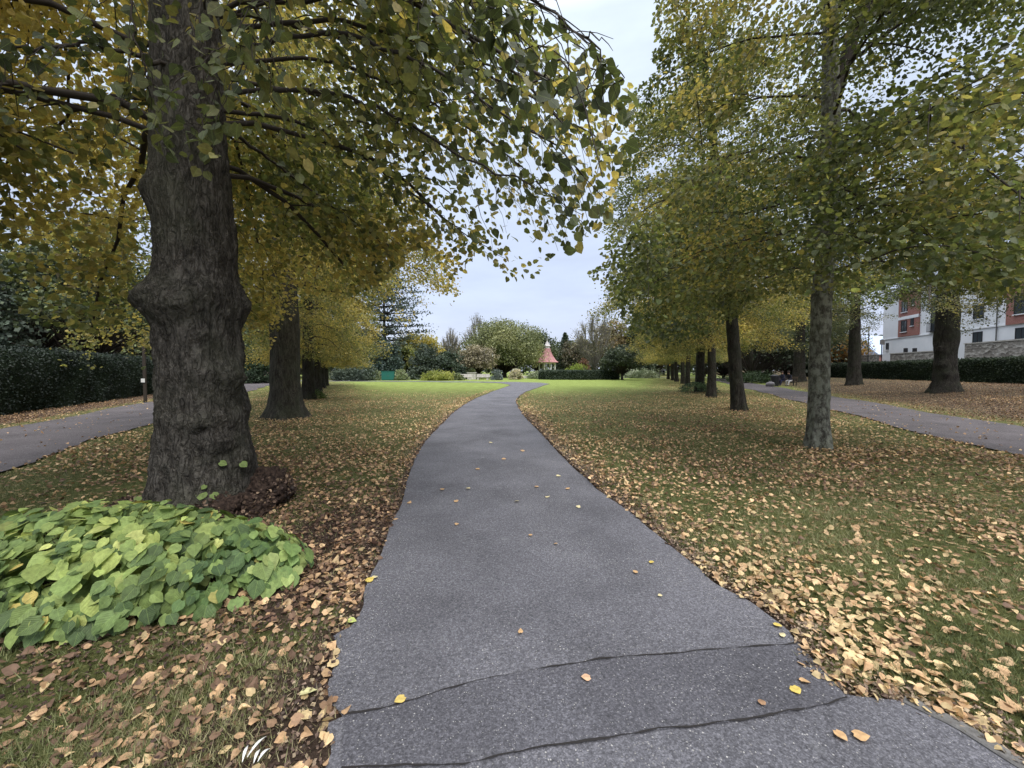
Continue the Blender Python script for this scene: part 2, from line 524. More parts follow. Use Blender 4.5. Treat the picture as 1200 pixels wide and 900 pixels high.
M_ground, N, L, b = nmat("park_ground", .95, spec=.1)
v = objvec(N, L)
def attr(nm):
    a = N.new("ShaderNodeAttribute"); a.attribute_name = nm; return a.outputs["Fac"]
n1 = noise_node(N, L, 1.3, 5, v); n2 = noise_node(N, L, 28, 6, v, .7); n3 = noise_node(N, L, 160, 3, v)
g1 = ramp_node(N, L, n2.outputs[0], [(.3, (.042, .050, .020)), (.5, (.085, .095, .038)), (.7, (.15, .155, .065))])
g2 = ramp_node(N, L, n2.outputs[0], [(.3, (.14, .19, .05)), (.7, (.24, .295, .095))])
gm = mix_node(N, L, attr("lush"), g1.outputs[0], g2.outputs[0])
pat = ramp_node(N, L, n1.outputs[0], [(.35, (.75, .72, .6)), (.65, (1.15, 1.15, 1.05))])
gm = mix_node(N, L, 1.0, gm.outputs[2], pat.outputs[0], "MULTIPLY")
so = ramp_node(N, L, n2.outputs[0], [(.3, (.022, .015, .012)), (.55, (.06, .042, .032)), (.75, (.12, .085, .062))])
dm = mathn(N, L, "ADD", attr("dirt"), mathn(N, L, "MULTIPLY", mathn(N, L, "SUBTRACT", n2.outputs[0], .5), 1.4))
dfac = ramp_node(N, L, dm, [(.38, (0, 0, 0)), (.58, (1, 1, 1))])
gm = mix_node(N, L, dfac.outputs[0], gm.outputs[2], so.outputs[0])
# flattened leaves pressed into the grass
vo = N.new("ShaderNodeTexVoronoi"); vo.inputs["Scale"].default_value = 13; vo.inputs["Randomness"].default_value = 1
nd = noise_node(N, L, 9, 2, v)
vmx = N.new("ShaderNodeVectorMath"); vmx.operation = "ADD"; L.new(v, vmx.inputs[0])
vsc = N.new("ShaderNodeVectorMath"); vsc.operation = "SCALE"; vsc.inputs["Scale"].default_value = .12; L.new(nd.outputs["Color"], vsc.inputs[0]); L.new(vsc.outputs[0], vmx.inputs[1])
L.new(vmx.outputs[0], vo.inputs["Vector"])
sc_ = N.new("ShaderNodeSeparateColor"); L.new(vo.outputs["Color"], sc_.inputs[0])
lim = mathn(N, L, "LESS_THAN", sc_.outputs[0], mathn(N, L, "MULTIPLY", attr("litter"), .95))
shape = mathn(N, L, "LESS_THAN", vo.outputs["Distance"], .36)
lf = mathn(N, L, "MULTIPLY", lim, shape)
lc = ramp_node(N, L, sc_.outputs[1], [(0, (.16, .10, .06)), (.35, (.32, .20, .12)), (.7, (.44, .30, .17)), (1, (.54, .42, .24))])
gm = mix_node(N, L, mathn(N, L, "MULTIPLY", lf, .85), gm.outputs[2], lc.outputs[0])
L.new(gm.outputs[2], b.inputs["Base Color"])
hb = mathn(N, L, "ADD", mathn(N, L, "MULTIPLY", n2.outputs[0], 1.0), mathn(N, L, "MULTIPLY", n3.outputs[0], .5))
L.new(bump_node(N, L, hb, .03, .9).outputs[0], b.inputs["Normal"])
nyy, nxx = GX.shape
i, j = np.meshgrid(np.arange(nyy - 1), np.arange(nxx - 1), indexing="ij")
a = (i * nxx + j).ravel()
mesh_obj("ground", np.c_[XY, HZ], [np.stack([a, a + 1, a + nxx + 1, a + nxx], 1)], M_ground,
         attrs={"litter": lit, "lush": lush, "dirt": dirt}, smooth=True, kind="structure")

# ------------------------------------------------------------------ paths
def asphalt(name, base, speck=1.0, warm=0.0, dust=None):
    m, N, L, b = nmat(name, .86, spec=.25)
    v = objvec(N, L)
    n1 = noise_node(N, L, .9, 6, v, .6); n2 = noise_node(N, L, 60, 6, v, .75)
    c0 = np.array(base)
    r1 = ramp_node(N, L, n1.outputs[0], [(.3, tuple(c0 * .70)), (.5, tuple(c0)), (.7, tuple(c0 * 1.25))])
    r2 = ramp_node(N, L, n2.outputs[0], [(.3, (.50, .50, .50)), (.7, (1.5, 1.5, 1.5))])
    c = mix_node(N, L, 1.0, r1.outputs[0], r2.outputs[0], "MULTIPLY")
    va = N.new("ShaderNodeTexVoronoi"); va.inputs["Scale"].default_value = 150; L.new(v, va.inputs["Vector"]); sa = N.new("ShaderNodeSeparateColor"); L.new(va.outputs["Color"], sa.inputs[0])
    ra = ramp_node(N, L, sa.outputs[0], [(0, (.70, .70, .70)), (.6, (.97, .97, .97)), (1, (1.45, 1.45, 1.43))]); c = mix_node(N, L, 1.0, c.outputs[2], ra.outputs[0], "MULTIPLY")
    vo = N.new("ShaderNodeTexVoronoi"); vo.inputs["Scale"].default_value = 105; L.new(v, vo.inputs["Vector"])
    sc = N.new("ShaderNodeSeparateColor"); L.new(vo.outputs["Color"], sc.inputs[0])
    n4 = noise_node(N, L, 1.8, 3, v)
    thr = mathn(N, L, "MULTIPLY", n4.outputs[0], .56 * speck)
    f = mathn(N, L, "MULTIPLY", mathn(N, L, "LESS_THAN", sc.outputs[0], thr), mathn(N, L, "LESS_THAN", vo.outputs["Distance"], mathn(N, L, "ADD", mathn(N, L, "MULTIPLY", sc.outputs[2], .34), .10)))
    sp = ramp_node(N, L, sc.outputs[1], [(0, (.15, .145, .15)), (.6, (.23, .225, .225)), (1, (.40, .39, .38))])
    c = mix_node(N, L, f, c.outputs[2], sp.outputs[0])
    # pale scuffs
    n5 = noise_node(N, L, 4.5, 5, v, .6)
    sf = ramp_node(N, L, n5.outputs[0], [(.64, (0, 0, 0)), (.78, (.5, .5, .5))])
    c = mix_node(N, L, sf.outputs[0], c.outputs[2], (.24, .24, .245))
    L.new(c.outputs[2], b.inputs["Base Color"])
    L.new(bump_node(N, L, mathn(N, L, "ADD", n2.outputs[0], mathn(N, L, "MULTIPLY", vo.outputs["Distance"], .6)), .006, .8).outputs[0], b.inputs["Normal"])
    return m
M_asph = asphalt("asphalt", (.110, .109, .125), 1.0)
M_asph2 = asphalt("asphalt_patch", (.088, .087, .101), .55)
M_asph3 = asphalt("asphalt_side", (.085, .075, .080), .6)

def strip(name, A, B, z, mat, seed=0, jitter=.03, zf=None, cross=10, step=.12):
    """sheet between polylines A and B with ragged edges"""
    A = np.array(A); B = np.array(B)
    dA = np.r_[0, np.cumsum(np.linalg.norm(np.diff(A, axis=0), axis=1))]
    dB = np.r_[0, np.cumsum(np.linalg.norm(np.diff(B, axis=0), axis=1))]
    # parametrise both by forward position so that near detail stays
    n = int(max(dA[-1], dB[-1]) / step); 
    s = np.linspace(0, 1, n)
    def samp(P, d): return np.c_[np.interp(s * d[-1], d, P[:, 0]), np.interp(s * d[-1], d, P[:, 1])]
    a_, b_ = samp(A, dA), samp(B, dB)
    a_ = a_ + ((vnoise(a_, 5, seed, 3) - .5) * 2 * jitter)[:, None] * [1, .3]
    b_ = b_ + ((vnoise(b_, 5, seed + 9, 3) - .5) * 2 * jitter)[:, None] * [1, .3]
    t = np.linspace(0, 1, cross)
    G = a_[:, None] * (1 - t)[None, :, None] + b_[:, None] * t[None, :, None]
    Z = np.full(G.shape[:2], z) if zf is None else zf(G[..., 0], G[..., 1]) + z
    V = np.concatenate([G, Z[..., None]], -1).reshape(-1, 3)
    i, j = np.meshgrid(np.arange(n - 1), np.arange(cross - 1), indexing="ij")
    q = (i * cross + j).ravel()
    return mesh_obj(name, V, [np.stack([q, q + 1, q + cross + 1, q + cross], 1)], mat, smooth=True, kind="structure")
def crown_z(x, y): return gh(x, y) * 0 + .02
strip("main_path", Lg, Rg, .012, M_asph, 1, .03, zf=lambda x, y: gh(x, y), cross=14, step=.06)
strip("side_path", left_path[:90], left_path[90:][::-1], .035, M_asph3, 4, .10, zf=lambda x, y: gh(x, y), cross=10, step=.2)
strip("gravel_path", right_path[:100], right_path[100:][::-1], .035, M_asph3, 6, .12, zf=lambda x, y: gh(x, y), cross=10, step=.2)

# resurfaced band between two open joints
j1 = [gp(*p)[:2] for p in [(404, 842), (440, 835), (470, 828), (520, 811), (580, 797), (640, 785), (700, 777), (760, 771), (820, 766), (880, 762), (936, 757)]]
j2 = [gp(*p)[:2] for p in [(400, 905), (470, 903), (545, 898), (600, 886), (650, 876), (700, 868), (760, 860), (830, 853), (900, 843), (950, 833), (994, 823)]]
j1 = resample(j1, .02); j2 = resample(j2, .02)
strip("resurfaced_patch", resample(j1, .02), resample(j2, .02), .0165, M_asph2, 2, .004, zf=lambda x, y: gh(x, y), cross=20, step=.03)
M_crack, N, L, b = nmat("joint_dark", 1.0, (.03, .028, .028), .05)
for nm, J, sd in (("path_joint", j1, 3), ("path_joint", j2, 8)):
    w = np.clip(.0005 + .011 * (vnoise(J, 14, sd, 3) - .22), .0003, .01)
    off = (vnoise(J, 9, sd + 1, 4) - .5) * .034
    c_ = J + np.c_[off * 0, off]
    V = np.concatenate([np.c_[c_[:, 0], c_[:, 1] - w, gh(c_[:, 0], c_[:, 1]) + .0205], np.c_[c_[:, 0], c_[:, 1] + w, gh(c_[:, 0], c_[:, 1]) + .0205]])
    n = len(J); q = np.arange(n - 1)
    mesh_obj(nm, V, [np.stack([q, q + 1, q + n + 1, q + n], 1)], M_crack, kind="structure")
# kerb edging at lower right
M_conc, N, L, b = nmat("concrete_edging", .9, (.2, .19, .18), .2)
n_ = noise_node(N, L, 25, 6, objvec(N, L)); r_ = ramp_node(N, L, n_.outputs[0], [(.3, (.09, .086, .084)), (.7, (.17, .165, .16))]); L.new(r_.outputs[0], b.inputs["Base Color"])
L.new(bump_node(N, L, n_.outputs[0], .01).outputs[0], b.inputs["Normal"])
K = resample([gp(*p)[:2] for p in [(1060, 823), (1130, 858), (1200, 901), (1290, 960)]], .04)
K = K + ((vnoise(K, 8, 4, 2) - .5) * .015)[:, None]
tt = np.gradient(K, axis=0); nn_ = np.c_[tt[:, 1], -tt[:, 0]] / np.linalg.norm(tt, axis=1)[:, None]
kz = gh(K[:, 0], K[:, 1]); kt = .022 + .006 * (vnoise(K, 5, 8, 2) - .5)
secs = [np.c_[K - nn_ * .034, kz - .06], np.c_[K - nn_ * .034, kz + kt - .004], np.c_[K - nn_ * .026, kz + kt], np.c_[K + nn_ * .026, kz + kt], np.c_[K + nn_ * .034, kz + kt - .006], np.c_[K + nn_ * .034, kz - .06]]
V = np.stack(secs, 1).reshape(-1, 3); n = len(K)
i, j = np.meshgrid(np.arange(n - 1), np.arange(5), indexing="ij"); q = (i * 6 + j).ravel()
mesh_obj("kerb", V, [np.stack([q, q + 1, q + 7, q + 6], 1)], M_conc, kind="structure")

# ------------------------------------------------------------------ leaf litter and grass (ground cover)
DEAD = [(.17, .105, .07), (.32, .20, .12), (.43, .28, .16), (.52, .33, .18), (.59, .41, .24), (.58, .44, .24)]
DEAD_DARK = [(.08, .045, .032), (.15, .085, .055), (.24, .14, .085), (.38, .24, .14)]
SH_C = np.array([-2.75, 2.85])
def on_path(P): return inside(P, main_poly) | inside(P, left_path) | inside(P, right_path)
def scatter_litter(n, xr, yr, size, dens_mul, kind, seed):
    # sample with density falling with distance
    y = yr[0] * (yr[1] / yr[0]) ** rng.random(n)
    x = rng.uniform(-1.45, 1.45, n) * y + rng.uniform(-1, 1, n)
    P = np.c_[x, y]
    keep = (x > xr[0]) & (x < xr[1])
    P = P[keep]
    d = litter_density(P) * (.35 + 1.3 * sstep(.35, .75, vnoise(P, 1.1, seed, 3)))
    P = P[rng.random(len(P)) < d * dens_mul]
    P = P[~(inside(P, main_poly) | ((inside(P, left_path) | inside(P, right_path)) & (rng.random(len(P)) < .93)))]
    P = P[~(np.hypot(P[:, 0] - T1[0], P[:, 1] - T1[1]) < .42)]
    return P
Vs, Fs, Cs, off = [], [], [], 0
def emit(P, size, kind, pal, zoff=.012, tilt=.35, bias=0.0):
    global off
    n = len(P)
    z = gh(P[:, 0], P[:, 1]) + zoff + rng.random(n) * .022 + .03 * (P[:, 1] > 5)
    ang = rng.uniform(0, 2 * math.pi, n)
    ax = np.c_[np.cos(ang), np.sin(ang), rng.normal(0, .22, n)]
    nr = np.c_[rng.normal(0, tilt, n), rng.normal(0, tilt, n), np.ones(n)]
    sz = np.clip(rng.normal(size, size * .25, n), size * .45, size * 1.6)
    V, Fq, _, k = leaves(np.c_[P, z], ax, nr, sz, kind, curl=rng.normal(.9, 3.0, n))
    Vs.append(V); Fs.append(Fq + off); off += len(V)
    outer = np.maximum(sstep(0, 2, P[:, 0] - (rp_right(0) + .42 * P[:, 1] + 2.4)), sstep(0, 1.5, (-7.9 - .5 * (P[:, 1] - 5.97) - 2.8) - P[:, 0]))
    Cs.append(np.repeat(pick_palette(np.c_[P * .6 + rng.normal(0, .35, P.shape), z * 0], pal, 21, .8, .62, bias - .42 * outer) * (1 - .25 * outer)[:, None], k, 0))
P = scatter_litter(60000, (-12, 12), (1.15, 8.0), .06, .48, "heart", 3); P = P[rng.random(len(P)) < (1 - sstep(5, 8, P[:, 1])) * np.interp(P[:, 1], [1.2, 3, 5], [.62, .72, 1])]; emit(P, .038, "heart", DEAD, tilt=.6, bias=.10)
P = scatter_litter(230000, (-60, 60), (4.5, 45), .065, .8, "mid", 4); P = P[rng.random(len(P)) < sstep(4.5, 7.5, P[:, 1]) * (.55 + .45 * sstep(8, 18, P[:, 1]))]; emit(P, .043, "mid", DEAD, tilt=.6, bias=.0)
# dark old leaves and mast on bare soil
P = np.c_[rng.uniform(-3.3, -.9, 2600), rng.uniform(1.2, 5.2, 2600)]
sd = np.maximum(sstep(1.05, .3, np.hypot(P[:, 0] + 1.55, (P[:, 1] - 3.4) * .55)), .6 * sstep(1.5, .6, np.hypot(P[:, 0] - T1[0], P[:, 1] - T1[1])))
P = P[(rng.random(len(P)) < sd * .8) & ~on_path(P)]
emit(P, .038, "mid", DEAD_DARK, tilt=.6)
# thick drift along right edge
Q = resample([q for q in Rg[1:20]], .004)
P = Q[rng.integers(0, len(Q), 4200)] + np.c_[np.abs(rng.normal(.30, .22, 4200)), rng.normal(0, .05, 4200)]
P = P[(P[:, 1] > 1.1) & (rng.random(len(P)) < .28) & (dist_to(P, K[::8]) > .055)]; P = P[~on_path(P)]
emit(P, .042, "heart", DEAD, zoff=.02, tilt=.6, bias=.1)
Q = resample([q for q in Lg[2:24]], .004)
P = Q[rng.integers(0, len(Q), 2600)] - np.c_[np.abs(rng.normal(.35, .28, 2600)), rng.normal(0, .05, 2600)]
P = P[(P[:, 1] > 1.1)]; P = P[~on_path(P)]
emit(P[: len(P) // 2], .040, "heart", DEAD, zoff=.015, tilt=.6)
# crumbs of mast, stalks and broken leaf along the soil edges
for E, sgn, cnt in ((Rg[1:22], 1, 26000), (Lg[1:26], -1, 12000)):
    Q = resample(E, .004); P = Q[rng.integers(0, len(Q), cnt)] + np.c_[sgn * np.abs(rng.normal(.02, .17, cnt)), rng.normal(0, .05, cnt)]
    P = P[(P[:, 1] > 1.1) & (P[:, 1] < 14)]; P = P[~on_path(P) | (rng.random(len(P)) < .10)]
    emit(P, .016, "card", [(.07, .05, .04), (.14, .095, .075), (.23, .16, .12), (.36, .28, .19)], zoff=.006, tilt=.8)
P = np.c_[rng.uniform(-3.5, -.6, 16000), rng.uniform(1.2, 5.2, 16000)]
P = P[~on_path(P)]; emit(P, .015, "card", [(.05, .03, .025), (.11, .07, .05), (.19, .13, .09), (.32, .25, .16)], zoff=.008, tilt=.8)
o = mesh_obj("fallen_leaves", np.concatenate(Vs), [np.concatenate(Fs)], M_dead, attrs={"tint": np.concatenate(Cs)}, kind="stuff")
tag(o, "tan and brown lime leaves scattered thickly over the grass", "leaf litter")

# grass blades
n = 420000
y = 1.1 * (11 / 1.1) ** rng.random(n) 
x = rng.uniform(-1.45, 1.45, n) * y + rng.uniform(-.5, .5, n)
P = np.c_[x, y]; P = P[~on_path(P)]
hd = np.minimum(dist_to(P, Lg[:24]), dist_to(P, Rg[:24]))
dd = np.exp(-(hd / .16) ** 2) * .9
dd = np.maximum(dd, .8 * sstep(1.05, .4, np.hypot(P[:, 0] + 1.55, (P[:, 1] - 3.4) * .55)))
dd = np.maximum(dd, .85 * sstep(.85, .5, np.hypot(P[:, 0] - T1[0], P[:, 1] - T1[1])))
tuft = vnoise(P, 2.2, 11, 3)
keep = rng.random(len(P)) < (1 - dd) * np.clip((tuft - .3) * 3, .12, 1)
P = P[keep]; n = len(P)
z = gh(P[:, 0], P[:, 1]) + .004
hgt = np.clip(rng.normal(.026, .010, n), .008, .06) * (.7 + .8 * vnoise(P, 3, 2, 2)) * (1 + .02 * P[:, 1])
ang = rng.uniform(0, 2 * math.pi, n); w = (.0016 + .0010 * P[:, 1] * .35)
lean = rng.normal(0, .55, (n, 2)) * hgt[:, None]
d = np.c_[np.cos(ang) * w, np.sin(ang) * w, np.zeros(n)]
B0 = np.c_[P, z]
V = np.stack([B0 - d, B0 + d, B0 + np.c_[lean, hgt]], 1).reshape(-1, 3)
pal = [(.095, .115, .045), (.14, .16, .062), (.19, .20, .085), (.30, .27, .15)]
C = np.repeat(pick_palette(B0, pal, 5, .9, .5), 3, 0)
Fq = np.arange(n * 3).reshape(-1, 3)
o = mesh_obj("grass", V, [Fq], M_ever, attrs={"tint": C}, kind="stuff")
tag(o, "short green lawn grass on both sides of the path", "grass")

# leaves one can pick out on the asphalt
def single_leaf(px, py, size, color, label, group=None, ang=None, kind="heart"):
    g = gp(px, py)
    P = np.array([[0, 0, 0.0]])
    a_ = rng.uniform(0, 6.28) if ang is None else ang
    V, Fq, uv, k = leaves(P - np.array([[math.cos(a_) * size / 2, math.sin(a_) * size / 2, 0]]), np.array([[math.cos(a_), math.sin(a_), .05]]), np.array([[rng.normal(0, .15), rng.normal(0, .15), 1.0]]), size, kind, curl=np.array([rng.uniform(-1.5, 2)]))
    o = mesh_obj("fallen_leaf", V, [Fq], M_dead, attrs={"tint": np.tile(np.array(color), (k, 1))}, uv=uv)
    o.location = (g[0], g[1], float(gh(np.array([g[0]]), np.array([g[1]]))[0]) + .026)
    tag(o, label, "leaf", group)
    return o
TAN, YEL, PALE, BRN = (.52, .33, .17), (.62, .47, .12), (.62, .54, .32), (.32, .19, .11)
for (px, py, s, c, lab) in [
    (468, 826, .05, (.6, .45, .14), "yellow leaf lying over the left end of the upper joint in the asphalt"),
    (686, 799, .045, (.60, .38, .24), "pinkish tan leaf alone on the dark asphalt band between the joints"),
    (610, 744, .032, TAN, "small tan leaf alone in the middle of the asphalt above the joints"),
    (392, 827, .04, BRN, "brown leaf at the ragged left edge of the asphalt near the joint"),
    (986, 869, .048, TAN, "left leaf of the tan pair on the asphalt near the bottom right"),
    (1010, 869, .055, TAN, "right leaf of the tan pair on the asphalt near the bottom right"),
    (912, 738, .045, YEL, "bright yellow leaf at the right edge of the asphalt above the joint"),
    (916, 749, .032, PALE, "small cream leaf just below the bright yellow leaf at the path edge"),
    (933, 815, .05, YEL, "curled yellow green leaf on the dark asphalt band near its right end"),
    (944, 804, .045, TAN, "folded tan leaf just above the curled yellow green leaf"),
    (892, 828, .035, BRN, "small pinkish brown leaf on the right part of the dark asphalt band"),
    (773, 702, .03, PALE, "grey white scrap of leaf on the asphalt near the right edge"),
    (764, 663, .04, YEL, "small yellow leaf near the right edge of the asphalt beside the soil"),
    (745, 674, .04, TAN, "small tan leaf near the right asphalt edge, just nearer than the small yellow one"),
    (434, 684, .06, YEL, "yellow leaf half on the asphalt at its left edge"),
    (440, 681, .045, PALE, "cream leaf touching the yellow leaf at the left edge of the asphalt"),
    (413, 733, .05, (.45, .50, .16), "yellow green leaf in the notch of the left asphalt edge"),
    (362, 817, .07, (.66, .62, .33), "pale yellow green leaf on the soil left of the asphalt near the bottom")]:
    single_leaf(px, py, s, c, lab)
for (px, py) in [(535, 617), (534, 590), (518, 576), (605, 590), (642, 585), (665, 575), (678, 597), (651, 641), (622, 630), (629, 573), (560, 552), (590, 540), (612, 530), (548, 575), (575, 520), (655, 560), (480, 592)]:
    single_leaf(px, py, .035 + .0004 * (640 - py), PALE if (px + py) % 2 else TAN, "small pale leaf lying flat farther up the asphalt path", "small leaves dotted along the path")

# white torn strips at the bottom edge
mb = MB()
g0 = gp(298, 893)
for (dx, dy, ang, ln) in [(-.035, .0, 1.9, .07), (-.008, .03, 1.35, .09), (.018, -.01, 1.75, .055), (.042, -.005, 1.3, .055)]:
    t = np.linspace(0, 1, 7)
    c_ = np.c_[dx + np.cos(ang) * ln * (t - .5), dy + np.sin(ang) * ln * (t - .5), .022 + .012 * np.sin(t * math.pi)]
    sd_ = np.array([-math.sin(ang), math.cos(ang), 0]) * .006
    wv = np.sin(np.clip(t, .05, .95) * math.pi)[:, None]
    top = np.concatenate([c_ - sd_ * wv, c_ + sd_ * wv]); bot = top - [0, 0, .0015]
    q = np.arange(6)
    mb.add(np.concatenate([top, bot]), np.concatenate([np.stack([q, q + 1, q + 8, q + 7], 1), np.stack([q + 14, q + 21, q + 22, q + 15], 1), np.stack([q, q + 14, q + 15, q + 1], 1), np.stack([q + 7, q + 8, q + 22, q + 21], 1)]))
M_white, *_ = nmat("white_scrap", .8, (.62, .62, .60))
o = mb.build("paper_scrap", M_white); o.location = (g0[0], g0[1], float(gh(g0[:1], g0[1:2])[0]) + .01)
tag(o, "white torn strips lying in the leaves at the bottom left", "litter scrap")
# ------------------------------------------------------------------ lime trees
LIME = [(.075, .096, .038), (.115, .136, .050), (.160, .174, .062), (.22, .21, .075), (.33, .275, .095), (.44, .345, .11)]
def trunk_mesh(name, parent, mat, H, r0, lean=(0, 0), flare=.5, flare_h=.5, nz=90, na=40, rough=.05, bumps=(), seed=0, prof=None, wob=.06, top_r=.06, fine=0.0):
    zz = np.concatenate([np.linspace(-.25, 3, int(nz * .6)), np.linspace(3, H, nz - int(nz * .6) + 1)[1:]])
    t = np.clip(zz / H, 0, 1)
    r = r0 * (1 - t) ** .75 + top_r * t if prof is None else np.interp(zz, [p[0] for p in prof], [p[1] for p in prof])
    cx = lean[0] * zz / 3 + wob * (vnoise(np.c_[zz, zz * 0], .35, seed, 2) - .5) * 2 * np.clip(zz, 0, 2)
    cy = lean[1] * zz / 3 + wob * (vnoise(np.c_[zz, zz * 0 + 9], .35, seed + 3, 2) - .5) * 2 * np.clip(zz, 0, 2)
    ang = np.arange(na) * 2 * math.pi / na
    A, Z = np.meshgrid(ang, zz); Rr = np.repeat(r[:, None], na, 1)
    fl = np.exp(-np.clip(Z, 0, None) / flare_h)
    lobes = .5 + .5 * np.cos(A * 5 + seed + 1.5 * np.sin(A * 2 + seed))
    Rr = Rr * (1 + flare * fl * (.45 + .75 * lobes))
    P = np.stack([np.cos(A) * Rr, np.sin(A) * Rr, Z], -1).reshape(-1, 3)
    nz_ = (vnoise(P * [1, 1, .45], 3.2 / max(r0, .2) * .5, seed + 5, 4) - .5) * 2
    disp = nz_ * rough * (r0 * 2)
    if fine: disp = disp + fine * (np.abs(vnoise(P * [1, 1, .28], 17, seed + 8, 3) - .5) * 2 - .3) + fine * .6 * (vnoise(P, 45, seed + 12, 2) - .5)
    Ra = Rr.ravel() + disp
    for (bz, ba, sz, sa, amp) in bumps:
        da = (A.ravel() - ba + math.pi) % (2 * math.pi) - math.pi
        g = np.exp(-((Z.ravel() - bz) / sz) ** 2 - (da / sa) ** 2)
        lump = .75 + .8 * (vnoise(P, 9, seed + 40, 4) - .35)
        Ra = Ra + amp * g * lump
    V = np.c_[np.cos(A).ravel() * Ra + np.repeat(cx, na), np.sin(A).ravel() * Ra + np.repeat(cy, na), Z.ravel()]
    mesh_obj(name, V, [ring_faces(len(zz), na), np.arange(len(V) - na, len(V))[None]], mat, parent, smooth=True)
    return lambda z: np.array([np.interp(z, zz, cx), np.interp(z, zz, cy), z])

def grow(cfn, H, r0, zb, Rmax, nprim, nsec, nleaf, seed, leaf=.085, shape=None, az_skip=None, droop=1.0, spread=.155, thick=.2):
    """limbs and leaf positions of one crown"""
    rg = np.random.default_rng(seed)
    tubes = []; LP = []; LA = []
    for i in range(nprim):
        u = (i + .5) / nprim
        z0 = zb + (H * .94 - zb) * u ** 1.25
        az = i * 2.39996 + rg.normal(0, .35) + seed
        if az_skip and az_skip(az, z0): continue
        hh = (z0 - zb) / (H - zb)
        L_ = Rmax * (shape(hh) if shape else (1 - hh) ** .6 * (.78 + .5 * math.sin(min(hh * 3.2 + .6, math.pi)))) * rg.uniform(.82, 1.12)
        L_ = max(L_, .5)
        el = .25 + .9 * hh + rg.normal(0, .1)
        t = np.linspace(0, 1, 10)
        drp = droop * L_ * (.52 - .4 * hh) * rg.uniform(.7, 1.3)
        c0 = cfn(z0)
        wig = rg.normal(0, .10, 2)
        P = np.c_[c0[0] + np.cos(az + wig[0] * t * 3) * L_ * t, c0[1] + np.sin(az + wig[0] * t * 3) * L_ * t, z0 + math.tan(min(el, 1.1)) * L_ * t * .8 - drp * t ** 2 * 1.5]
        P[1:] += rg.normal(0, .035 * L_ / 4, P[1:].shape)
        rb = max(.016, r0 * thick * (1 - .6 * hh)) * rg.uniform(.7, 1.1)
        tubes.append((P, np.linspace(rb, .007, 10), 6))
        for j in range(nsec):
            tj = .18 + .82 * (j + rg.random()) / nsec
            k = tj * 9; k0 = min(int(k), 8); f = k - k0
            p0 = P[k0] * (1 - f) + P[k0 + 1] * f
            d = P[k0 + 1] - P[k0]; d /= np.linalg.norm(d)
            sgn = 1 if j % 2 else -1
            th = sgn * rg.uniform(.4, 1.25)
            dx = d[0] * math.cos(th) - d[1] * math.sin(th); dy = d[0] * math.sin(th) + d[1] * math.cos(th)
            ls = L_ * rg.uniform(.22, .42) * (1.2 - .65 * tj) + .25
            dz = rg.normal(.1, .35)
            s = np.linspace(0, 1, 6)
            Q = np.c_[p0[0] + dx * ls * s, p0[1] + dy * ls * s, p0[2] + dz * ls * s - .5 * droop * ls * s ** 2 * rg.uniform(.5, 1.6)]
            tubes.append((Q, np.linspace(max(.010, rb * .3), .003, 6), 4))
            n = int(nleaf * (ls / 1.0) * rg.uniform(.6, 1.4))
            if n < 2: continue
            tt = rg.random(n) ** .8 * 5; a0 = np.minimum(tt.astype(int), 4); ff = (tt - a0)[:, None]
            X = Q[a0] * (1 - ff) + Q[a0 + 1] * ff
            side = rg.normal(0, spread, (n, 3)) * [1, 1, .6]
            X = X + side * (.5 + .7 * ls); X[:, 2] -= np.abs(rg.normal(0, .08, n))
            LP.append(X)
            A_ = np.c_[np.full(n, dx), np.full(n, dy), np.full(n, -.55)] + side * 2.5 + rg.normal(0, .55, (n, 3))
            LA.append(A_)
    return tubes, np.concatenate(LP), np.concatenate(LA)

def cut_tubes(tb, keep, loc, scale=1.0):
    out = []
    for P, r, n in tb:
        k = keep(P * scale + np.array(loc))
        if k.all(): out.append((P, r, n)); continue
        m = int(np.argmin(k))
        if len(P) < 9 or m < 2: continue
        out.append((P[:m], r[:m] * np.linspace(1, .3, m), n))
    return out
def tubes_obj(name, tubes, mat, parent):
    Vs, F4, o_ = [], [], 0
    for P, r, n in tubes:
        V, Fq = tube(P, r, n); Vs.append(V); F4.append(Fq + o_); o_ += len(V)
    return mesh_obj(name, np.concatenate(Vs), [np.concatenate(F4)], mat, parent, smooth=True)

def crown_obj(name, P, A, size, kind, mat, parent, pal=LIME, seed=1, scale=.5, spread=.3, bias=0.0, upn=.75):
    n = len(P)
    nr = rand_dirs(n) * .8 + [0, 0, upn]
    sz = np.clip(rng.normal(size, size * .22, n), size * .5, size * 1.5)
    V, Fq, uv, k = leaves(P, A, nr, sz, kind, curl=rng.uniform(-.4, 2.2, n))
    C = np.repeat(pick_palette(P, pal, seed, scale, spread, bias), k, 0)
    return mesh_obj(name, V, [Fq], mat, parent, attrs={"tint": C}, uv=uv)

